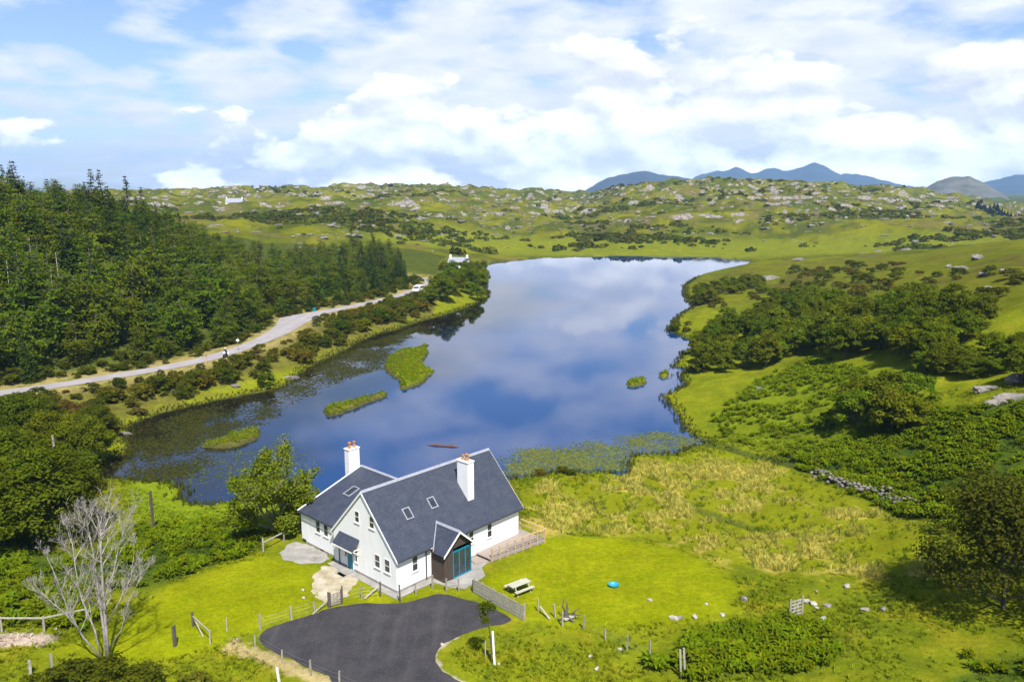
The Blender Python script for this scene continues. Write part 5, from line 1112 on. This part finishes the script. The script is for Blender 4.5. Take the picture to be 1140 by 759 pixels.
# the bare tree
def bare_tree():
    r = tag(empty('bare_tree', gnd(121,735), 0, .93), 'tall leafless grey tree with many fine twigs at the lower left', 'tree'); g = random.Random(5); m = MB(); tw = MB()
    def grow(p, d, L, rad, lev, dst):
        n = 4; pts = [p]; q = Vector(p); d = Vector(d).normalized()
        for i in range(n):
            d = (d+Vector((g.uniform(-1,1),g.uniform(-1,1),g.uniform(-.5,1.0)))*(.16 if lev < 3 else .26)).normalized(); q = q+d*L/n; pts.append(q.copy())
        rr = [max(.008, rad*(1-.75*i/n)) for i in range(n+1)]; (m if lev < 2 else tw).tube(pts, rr, 6 if lev < 2 else 3, False)
        if lev >= 4: return
        k = {0:6,1:6,2:6,3:3}[lev]
        for j in range(k):
            t = g.uniform(.28,1); i = min(n-1, int(t*n)); b = pts[i].lerp(pts[i+1], t*n-i); ax = Vector((g.uniform(-1,1),g.uniform(-1,1),g.uniform(-.1,.35))); nd = (d*.9+ax*1.05).normalized()
            grow(b, nd, L*g.uniform(.36,.62), max(.010, rad*.42), lev+1, None)
    def guide(pts, rad, k, Ls):
        pts = [Vector(p) for p in pts]; m.tube(pts, [rad*(1-.7*i/(len(pts)-1)) for i in range(len(pts))], 8)
        for j in range(k):
            t = g.uniform(.28,1); n = len(pts)-1; i = min(n-1, int(t*n)); b = pts[i].lerp(pts[i+1], t*n-i); d = (pts[i+1]-pts[i]).normalized()
            ax = Vector((g.uniform(-1,1),g.uniform(-1,1),g.uniform(-.1,.4))); grow(b, d*.8+ax*1.0, Ls*g.uniform(.7,1.5), rad*.36, 2, None)
        grow(pts[-1], pts[-1]-pts[-2], Ls, rad*.28, 1, None)
    guide([(0,0,-.3),(.05,0,2.5),(.1,.1,5.5),(.3,0,8.3),(.5,.1,10.2)], .17, 20, 1.7)
    guide([(-.25,.2,-.2),(-.35,.3,2.5),(-.6,.5,5.5),(-.7,.5,8.3),(-.9,.4,10.2)], .14, 18, 1.7)
    guide([(-.5,-.2,-.2),(-.9,-.2,2.5),(-1.7,-.4,5.0),(-1.9,-.5,7.3),(-2.0,-.4,9.2)], .10, 15, 1.6)
    guide([(-.7,-.1,.3),(-2.0,-.3,2.0),(-3.0,-.5,4.0),(-3.5,-.4,5.6),(-4.3,-.2,7.4)], .09, 13, 1.4)
    guide([(-2.0,-.3,2.2),(-3.2,-.9,4.2),(-4.2,-1.2,5.2),(-4.9,-1.4,6.0)], .06, 9, 1.1)
    guide([(.2,.0,1.0),(1.6,-.2,2.5),(2.5,-.4,4.4),(3.4,-.5,5.8),(4.3,-.5,6.9)], .065, 11, 1.1)
    guide([(.1,.1,2.8),(1.5,.3,4.6),(2.6,.5,6.2),(3.0,.6,7.8)], .07, 11, 1.2)
    guide([(.15,.2,4.8),(.9,.8,6.6),(1.5,1.0,8.4),(2.2,1.1,9.9)], .08, 13, 1.4)
    r.scale = (.72, .72, .95); m.build('trunk', M['dead_wood'], r, 0, True); tw.build('twig', M['dead_wood'], r)
bare_tree()
def half_leafed():
    r = tag(empty('half_leafy_tree', gnd(309,590)), 'thin tree with grey bare twigs and sparse light leaves left of the house', 'tree'); g = random.Random(15); m = MB(); tips = []
    def grow(p, d, L, rad, lev):
        n = 3; pts = [Vector(p)]; d = Vector(d).normalized()
        for i in range(n): d = (d+Vector((g.uniform(-1,1),g.uniform(-1,1),g.uniform(-.4,.9)))*.22).normalized(); pts.append(pts[-1]+d*L/n)
        m.tube(pts, [max(.010, rad*(1-.7*i/n)) for i in range(n+1)], 5 if lev < 2 else 3, False)
        if lev >= 2: tips.append((pts[-1]+pts[-2])/2)
        if lev >= 4: return
        for j in range((6,6,5,3)[lev]):
            t = g.uniform(.3,1); i = min(n-1, int(t*n)); grow(pts[i].lerp(pts[i+1], t*n-i), d+Vector((g.uniform(-1,1),g.uniform(-1,1),g.uniform(-.3,.4)))*.95, L*g.uniform(.4,.68), rad*.5, lev+1)
    for d, L in (((-.3,0,1),4.3),((.3,.2,1),4.1),((.05,-.3,1),4.6),((-.7,.2,.75),3.7),((.65,0,.6),3.3),((-.85,-.3,.35),3.0),((.5,-.5,.3),2.2)): grow((0,0,.2), d, L, .14, 0)
    m.build('trunk', M['grey_twig'], r)
    T = np.array([t for t in tips]); T = T[rng.random(len(T)) < .8]; gg = np.random.default_rng(3); dens = fbm(T[:, 0]*.6+T[:, 1]*.3+9, T[:, 2]*.6, 9, 3) > .36; T = T[dens]
    P = np.repeat(T, 9, 0)+gg.normal(size=(len(T)*9, 3))*.22; V, Q = quads(P, gg.normal(size=(len(P), 3))+np.array([0,0,.6]), .13, .09, gg)
    mesh_np('crown', V, Q, mat=M['leaf'], parent=r, col=leafcol(len(P), (.135,.185,.018), .3, .10, gg))
half_leafed()
def sapling():
    p = gnd(549,738); r = tag(empty('young_tree', p), 'slim young tree with a narrow dark crown beside a white stake', 'tree'); m = MB(); m.tube([(-.1,0,-.1),(-.15,0,1.6),(-.3,.1,3.0),(-.4,.1,4.7)], [.05,.045,.035,.01], 6)
    V, Q, c, cc = crown_broad(4.9, .62, 1.25, 3.6, 18, 34, .085, (.075,.115,.012), 5, lump=.36)
    V[:, 0] -= .35
    for q in cc[::2]: m.tube([(-.3,.1,max(2.2, q[2]-.5)), (q[0]-.35, q[1], q[2])], [.02,.008], 4, False)
    m.build('trunk', M['bark'], r); mesh_np('crown', V, Q, mat=M['leaf'], parent=r, col=c)
    o = tag(post_mb(2.5, .14, (-.14,0)).build('tree_stake', M['white']), 'white stake supporting the slim young tree', 'stake'); o.location = (p[0]+.12, p[1]-.1, p[2])
    single_post('thin short stake beside the slim young tree', 540.5, 731, 1.3, 'fence_pale', .08, name='tree_stake')
sapling()

# ---------------- ground cover that nobody could count
def stamp(name, temps, pos, sc, cols, mat, tri=False, label=None, tilt=None, sz=None):
    """merge many turned and scaled copies of the templates into one mesh"""
    V = []; F = []; Cc = []; n = 0; pick = rng.integers(len(temps), size=len(pos))
    for k, (tv, tf, tcol) in enumerate(temps):
        i = np.where(pick == k)[0]
        if not len(i): continue
        a = rng.uniform(0, 6.283, len(i)); ca, sa = np.cos(a), np.sin(a); s = np.asarray(sc)[i]; zz = s if sz is None else np.asarray(sz)[i]
        x = (tv[None, :, 0]*ca[:, None]-tv[None, :, 1]*sa[:, None])*s[:, None]+pos[i, 0][:, None]; y = (tv[None, :, 0]*sa[:, None]+tv[None, :, 1]*ca[:, None])*s[:, None]+pos[i, 1][:, None]; z = tv[None, :, 2]*zz[:, None]+pos[i, 2][:, None]
        V.append(np.stack([x, y, z], 2).reshape(-1, 3)); F.append((tf[None]+(np.arange(len(i))*len(tv))[:, None, None]+n).reshape(-1, tf.shape[1])); n += len(i)*len(tv)
        Cc.append((np.asarray(cols)[i][:, None, :]*tcol[None]).reshape(-1, 3))
    F = np.concatenate(F); o = mesh_np(name, np.concatenate(V), None if F.shape[1] == 3 else F, F if F.shape[1] == 3 else None, mat=mat, col=np.concatenate(Cc))
    tag(o, label, None, None, 'stuff'); return o
def t_tuft(n, h, w, spread, seed):
    g = np.random.default_rng(seed); V = []; F = []; c = []
    for i in range(n):
        a = g.uniform(0, 6.28); r = g.uniform(0, .3)*spread; p = np.array([math.cos(a)*r, math.sin(a)*r, -.03]); d = np.array([math.cos(a), math.sin(a), 0])*g.uniform(.1,.9)*spread; hh = h*g.uniform(.6,1.1); t = np.array([-math.sin(a), math.cos(a), 0])*w
        V += [p-t, p+t, p+d*.5+np.array([0,0,hh*.7])+t*.6, p+d+np.array([0,0,hh])]; F.append((4*i, 4*i+1, 4*i+2, 4*i+3)); f = g.uniform(.8,1.2); c += [[f]*3]*4
    return np.array(V), np.array(F), np.array(c)
def t_frond(n, seed):
    g = np.random.default_rng(seed); V = []; F = []; c = []; k = 0
    for i in range(n):
        a = 6.283*i/n+g.uniform(-.3,.3); L = g.uniform(.55,1.0); e = np.array([math.cos(a), math.sin(a), 0]); t = np.array([-math.sin(a), math.cos(a), 0]); hh = g.uniform(.55,1.0); w = g.uniform(.10,.17); f = g.uniform(.75,1.25)
        pts = [(0,.15,.03),(.35,.75,1.0),(.75,1.0,.8),(1.05,.78,.12)]; rows = [(e*L*q[0]+np.array([0,0,hh*q[1]]), w*q[2]) for q in pts]
        for (p, ww) in rows: V += [p-t*ww+np.array([0,0,-.05*ww]), p+t*ww+np.array([0,0,g.uniform(-.08,.08)])]; c += [[f]*3]*2
        for j in range(3): F.append((k+2*j, k+2*j+1, k+2*j+3, k+2*j+2))
        k += 8
    return np.array(V), np.array(F), np.array(c)
def t_bush(n, ls, seed, flat=.7):
    g = np.random.default_rng(seed); e = g.normal(size=(n, 3)); e /= np.linalg.norm(e, axis=1)[:, None]; e[:, 2] = np.abs(e[:, 2]); V, Q = quads(e*np.array([1,1,flat])*g.uniform(.6,1.05,n)[:, None], e+g.normal(size=(n, 3))*.4, ls, ls*.7, g); return V, Q, np.repeat(g.uniform(.75,1.25,n), 4)[:, None]*np.ones((1, 3))
def rand_in(poly, n):
    P = np.asarray(poly); x0, y0 = P.min(0); x1, y1 = P.max(0); X = rng.uniform(x0, x1, n*12); Y = rng.uniform(y0, y1, n*12); k = np.where(sdpoly(X, Y, P)+(fbm(X*.5, Y*.5, 77, 3)-.5)*4 > 0)[0][:n]; return X[k], Y[k]
def area(P): P = np.asarray(P); return abs(np.dot(P[:, 0], np.roll(P[:, 1], 1))-np.dot(P[:, 1], np.roll(P[:, 0], 1)))/2
def colvar(base, n, v=.25, h=.15):
    f = (1+rng.uniform(-v, v, n))[:, None]; q = rng.uniform(-h, h, n); c = np.array(base)[None]*f; c[:, 0] *= 1+1.6*q; c[:, 2] *= .6; return c
def bracken():
    X = []; Y = []
    for k, dn in (('bL', 4.6), ('bL2', 4.6), ('bR', 6), ('bB', 8), ('bB2', 7), ('bM', 1.8)):
        x, y = rand_in(Z_[k], int(min(4200, area(Z_[k])*dn))); X.append(x); Y.append(y); print('bracken', k, len(x), round(area(Z_[k])))
    X = np.concatenate(X); Y = np.concatenate(Y); z = zt(X, Y); g = fbm(X*.25, Y*.25, 15, 3); k = (g > .33); X, Y, z, g = X[k], Y[k], z[k], g[k]
    c = colvar((.115,.165,.006), len(X), .25, .12)*(.75+.6*g)[:, None]
    stamp('bracken', [t_frond(12, s) for s in (1,2,3,4)], np.stack([X, Y, z], 1), rng.uniform(.38,.75,len(X))*(.6+.8*g), c, M['stuff_leaf'], label='deep green bracken covering the slopes and field corners')
bracken()
def meadow():
    x, y = rand_in(Z_['meadow'], 9000); z, sd, rd, pad = zt(x, y, True); g = fbm(x*.55, y*.55, 61, 4); g1 = fbm(x*.12, y*.12, 51, 4); lawn = sdpoly(x, y, Z_['lawnR']); k = (sd > .5) & (lawn < 0) & (pad < -1) & (rng.random(len(x)) < np.clip((g-.30)*3.2, .25, 1)); k &= (rng.random(len(x)) < .2+.8*np.clip((g-.41)/.13, 0, 1)*np.clip((g1-.34)/.15, 0, 1)); x, y, z, g, g1 = x[k], y[k], z[k], g[k], g1[k]
    tan_ = np.clip((g-.42)/.13, 0, 1)*np.clip((g1-.34)/.15, 0, 1)
    c = colvar((.20,.225,.012), len(x), .18)*(1-tan_[:, None])+colvar((.52,.42,.15), len(x), .2, .06)*tan_[:, None]
    stamp('rushes', [t_tuft(9, .55, .03, .5, s) for s in (1,2,3)], np.stack([x, y, z], 1), rng.uniform(.6,1.15,len(x)), c, M['stuff_leaf'], label='straw topped rushes and rough grass on the meadow')
meadow()
def rough():
    D = np.sqrt(rng.uniform(38**2, 112**2, 95000)); az = rng.uniform(-.66, .66, 95000); x, y = D*np.sin(az), D*np.cos(az); z, sd, rd, pad = zt(x, y, True); g = fbm(x*.3, y*.3, 25, 4)
    m = np.full(len(x), -9.)
    for k in ('lawnR', 'lawnL', 'lawnC', 'meadow'): m = np.maximum(m, sdpoly(x, y, Z_[k]))
    park = sdpoly(x, y, parkW); k = (sd > .4) & (m < .2) & (pad < -1.2) & (park < -.12) & (rng.random(len(x)) < np.clip((g-.36)*4, .06, 1)); x, y, z, sd, rd, pad = x[k], y[k], z[k], sd[k], rd[k], pad[k]
    c, _ = ground_color(x, y, z, sd, rd, pad); c = c*rng.uniform(1.1,1.75,(len(x),1))
    stamp('rough_grass', [t_tuft(7, .26, .032, .42, s) for s in (5,6,7)], np.stack([x, y, z], 1), rng.uniform(.5,1.3,len(x)), c, M['stuff_leaf'], label='tufted rough grass round the lawns'); print('rough', len(x))
rough()
def islands_cover():
    X = []; Y = []
    for p in islW.values(): x, y = rand_in(p, int(area(p)*5)+20); X.append(x); Y.append(y)
    X = np.concatenate(X); Y = np.concatenate(Y); z, sd, _, _ = zt(X, Y, True); k = sd > .05; X, Y, z = X[k], Y[k], z[k]
    c = colvar((.22,.27,.008), len(X), .2); stamp('sedge', [t_tuft(8, .5, .05, .4, s) for s in (11,12)], np.stack([X, Y, z], 1), rng.uniform(.6,1.1,len(X)), c, M['stuff_leaf'], label='bright green sedge growing on the small islands')
    # reeds and shore fringe
    u = rng.uniform(0, 1, 9000); per = np.vstack([lakeW, lakeW[:1]]); sg = np.linalg.norm(np.diff(per, axis=0), axis=1); cum = np.concatenate([[0], np.cumsum(sg)]); d = u*cum[-1]; x = np.interp(d, cum, per[:, 0])+rng.normal(size=9000)*1.0; y = np.interp(d, cum, per[:, 1])+rng.normal(size=9000)*1.0
    z, sd, rd, pad = zt(x, y, True); D = np.hypot(x, y); k = (sd > -1.0) & (sd < 1.6) & (D < 330); x, y, z, sd, D = x[k], y[k], np.maximum(z[k], ZW-.05), sd[k], D[k]
    c = colvar((.085,.10,.012), len(x), .3); stamp('shore_reeds', [t_tuft(7, .6, .05, .35, s) for s in (21,22)], np.stack([x, y, z], 1), rng.uniform(.5,1.1,len(x)), c, M['stuff_leaf'], label='reeds and sedge fringing the water edge')
islands_cover()
def lilies():
    px = [((560,532),(640,526),(700,520),(705,512),(760,500),(785,492),(760,478),(700,484),(640,492),(570,500),(555,515)), ((205,556),(240,562),(275,554),(330,540),(360,520),(300,490),(215,520),(200,545)),
          ((110,518),(140,482),(245,447),(330,422),(400,385),(470,362),(430,395),(420,410),(380,425),(330,445),(295,470),(240,500),(210,530),(150,533))]
    X = []; Y = []; Cc = []
    for p, dn, col, cap in zip(px, (6.0,.6,5.0), ((.17,.20,.075),(.12,.15,.06),(.060,.066,.022)), (6000,900,12000)):  # last bed: dense, darkened pads stand in for the forest's reflection
        P = np.array([at(u, v, ZW)[:2] for u, v in p]); x, y = rand_in(P, int(min(cap, area(P)*dn*1.8))); sd = lake_sd(x, y); g = fbm(x*.16, y*.16, 19, 4); k = (sd < -.2) & (rng.random(len(x)) < np.clip((g-.30)*4, .08, 1)); X.append(x[k]); Y.append(y[k]); Cc.append(colvar(col, k.sum(), .35)); print('lily', len(x), round(area(P)))
    X = np.concatenate(X); Y = np.concatenate(Y); a = np.arange(6)*math.pi/3; g = np.random.default_rng(8); T = []
    for k in range(3):
        V = []; F = []
        for j in range(5):
            c = g.normal(size=2)*.5; r = g.uniform(.07,.15); n = len(V); V += [(c[0]+r*math.cos(q), c[1]+r*math.sin(q), .0+.012*math.cos(q+j)) for q in a]; F += [(n,n+1,n+2,n+3),(n,n+3,n+4,n+5)]
        T.append((np.array(V), np.array(F), np.ones((len(V), 3))))
    stamp('lily_pads', T, np.stack([X, Y, np.full(len(X), ZW+.022)], 1), rng.uniform(.7,1.4,len(X)), np.concatenate(Cc), M['stuff_leaf'], label='lily pads floating over the shallow water', sz=np.ones(len(X)))
lilies()

# rocks and scrub of the far hills
def hills_cover():
    n = 46000; D = 330*(1300/330)**rng.random(n); uu = rng.uniform(150, 1200, n); az = np.arctan((uu-570)/FPX); x, y = D*np.sin(az), D*np.cos(az); okD = (D > 415) | ((uu < 520) & (D > 345)); z, sd, rd, pad = zt(x, y, True); g = fbm(x/42, y/60, 171, 4); g3 = fbm(x/13, y/15, 181, 3)
    zb = zt(x, y-14); slope = z-zb
    k = okD & (sd > 25) & (rng.random(n) < np.clip((g-.42)*5, .03, 1)*np.clip(.35+slope*.25, .05, 1)*np.clip(g3*1.6-.3, .1, 1)) & (z > 1.0); xr, yr, zr, Dr = x[k][:3800], y[k][:3800], z[k][:3800], D[k][:3800]
    base = [rock_mesh('r', (1.25,1,.5), 500+j, sub=2 if j < 3 else 1) for j in range(6)]; temps = []
    for b in base: tv = np.array([v.co for v in b.vertices]); tf = np.array([p.vertices[:] for p in b.polygons]); temps.append((tv, tf, np.ones((len(tv), 3))))
    s = rng.gamma(1.4, .45, len(xr))+.35; s = np.minimum(s, 3.0); app = s/Dr; o = np.argsort(-app)
    ind, rest = o[:150], o[150:]
    for b in base: b.materials.append(M['rock'])
    for i in ind:
        ob = link(bpy.data.objects.new('boulder', base[rng.integers(6)])); ob.location = (xr[i], yr[i], zr[i]); ob.scale = (s[i]*1.6, s[i], s[i]*.7); ob.rotation_euler[2] = rng.uniform(0, 6); tag(ob, 'grey crag of bare rock on the hills beyond the lake', 'rock', 'crags on the far hills')
    rest = rest; stamp('hill_rocks', temps, np.stack([xr, yr, zr], 1)[rest], s[rest], np.ones((len(rest), 3)), M['rock'], label='pale rocks strewn over the far hills'); print('rocks', len(xr))
    for q in bpy.data.objects['hill_rocks'].data.polygons[:0]: pass
    g2 = fbm(x/70, y/45, 191, 4); k = okD & (sd > 12) & (rng.random(n) < np.clip((g2-.54)*10, .006, 1)*np.clip(1.15-slope*.12, .1, 1)) & (z > -1.8); xs, ys, zs = x[k][:5200], y[k][:5200], z[k][:5200]
    c = colvar((.070,.090,.014), len(xs), .3); stamp('hill_scrub', [t_bush(26, .42, q) for q in (1,2,3)], np.stack([xs, ys, zs], 1), rng.gamma(3, .45, len(xs))+.5, c, M['stuff_leaf'], label='dark scrub in the folds of the far hills'); print('scrub', len(xs))
    # plantation far right
    P = np.array([atD(u, d, 0)[:2] for u, d in [(1055,880),(1160,800),(1160,1000),(1075,1050)]]); x, y = rand_in(P, 420); z = zt(x, y); e = []
    V, Q, c = t_bush(60, .30, 7, 1.0); V = V.copy(); f = np.clip(1-V[:, 2], .08, 1); V[:, 0] *= f; V[:, 1] *= f; V *= np.array([.45,.45,1.6])
    stamp('far_plantation', [(V, Q, c)], np.stack([x, y, z], 1), rng.uniform(4,6.5,len(x)), colvar((.022,.035,.018), len(x), .2), M['stuff_leaf'], label='dark conifer plantation far off at the right')
hills_cover()
# outcrops on the right
for i, (lab, u, v, s) in enumerate([('long pale rock ledge on the heathery knoll at the right edge', 1098, 435, (2.0,.9,.55)), ('high pale crag at the right edge above the knoll', 1130, 427, (1.6,1.0,1.1)), ('broad white rock slab at the right edge above the bracken', 1128, 446, (2.2,.9,.6)), ('low white rock left of the broad slab at the right edge', 1112, 450, (1.5,.7,.45)),
    ('white rock in the brown patch on the bright green slope', 846, 434, (1.0,.6,.4)), ('small white rock below the brown patch on the bright green slope', 838, 441, (.45,.35,.25)),
    ('pale rock ledge on the far right shore', 856, 311, (4.5,2.0,1.0)), ('flat rock in the water margin of the right bank', 786, 371, (3.2,1.0,.5)), ('pale rock by the small trees of the right shore', 808, 325, (1.6,1.0,.6)),
    ('long whitish rock band high on the right heath', 1068, 301, (3.0,1.3,.9)), ('upper whitish rock on the right heath', 1087, 289, (2.4,1.3,1.1)), ('small rock left of the rock band on the right heath', 1056, 297, (1.4,.8,.6)), ('pale rock right of the rock band on the right heath', 1095, 306, (1.6,1.0,.6)), ('grey rock farthest right on the heath', 1120, 303, (1.5,.9,.6)), ('low grey rock under the rock band on the right heath', 1101, 322, (1.3,.9,.5)),
    ('pale rock on the far shore behind the bay', 890, 290, (3.5,1.6,.9)), ('flat stone ledge at the left water edge under the bank bushes', 323, 421, (1.8,.9,.35)), ('pale rock among the bank bushes under the road', 262, 430, (1.0,.7,.4)), ('grey rock at the edge of the big island arm on the left shore', 140, 484, (1.2,.8,.3))]):
    stone(lab, u, v, s, 700+i, 'rock', 'boulder', rz=random.uniform(-.4,.4))

# ------------------------------------------------------------------ air
def haze():
    o = MB().box(-6800, 6800, -200, 9000, -8, 420).build('haze', bpy.data.materials.new('haze_air')); m = o.data.materials[0]; m.use_nodes = True; nt = m.node_tree; nt.nodes.clear()
    v = N(nt, 'ShaderNodeVolumePrincipled'); v.inputs['Color'].default_value = (.36,.64,1.0,1); v.inputs['Density'].default_value = HAZE; v.inputs['Anisotropy'].default_value = 0.0
    ou = N(nt, 'ShaderNodeOutputMaterial'); ln(nt, v.outputs[0], ou.inputs['Volume']); tag(o, kind='stuff')
HAZE = 1.0e-4
haze()
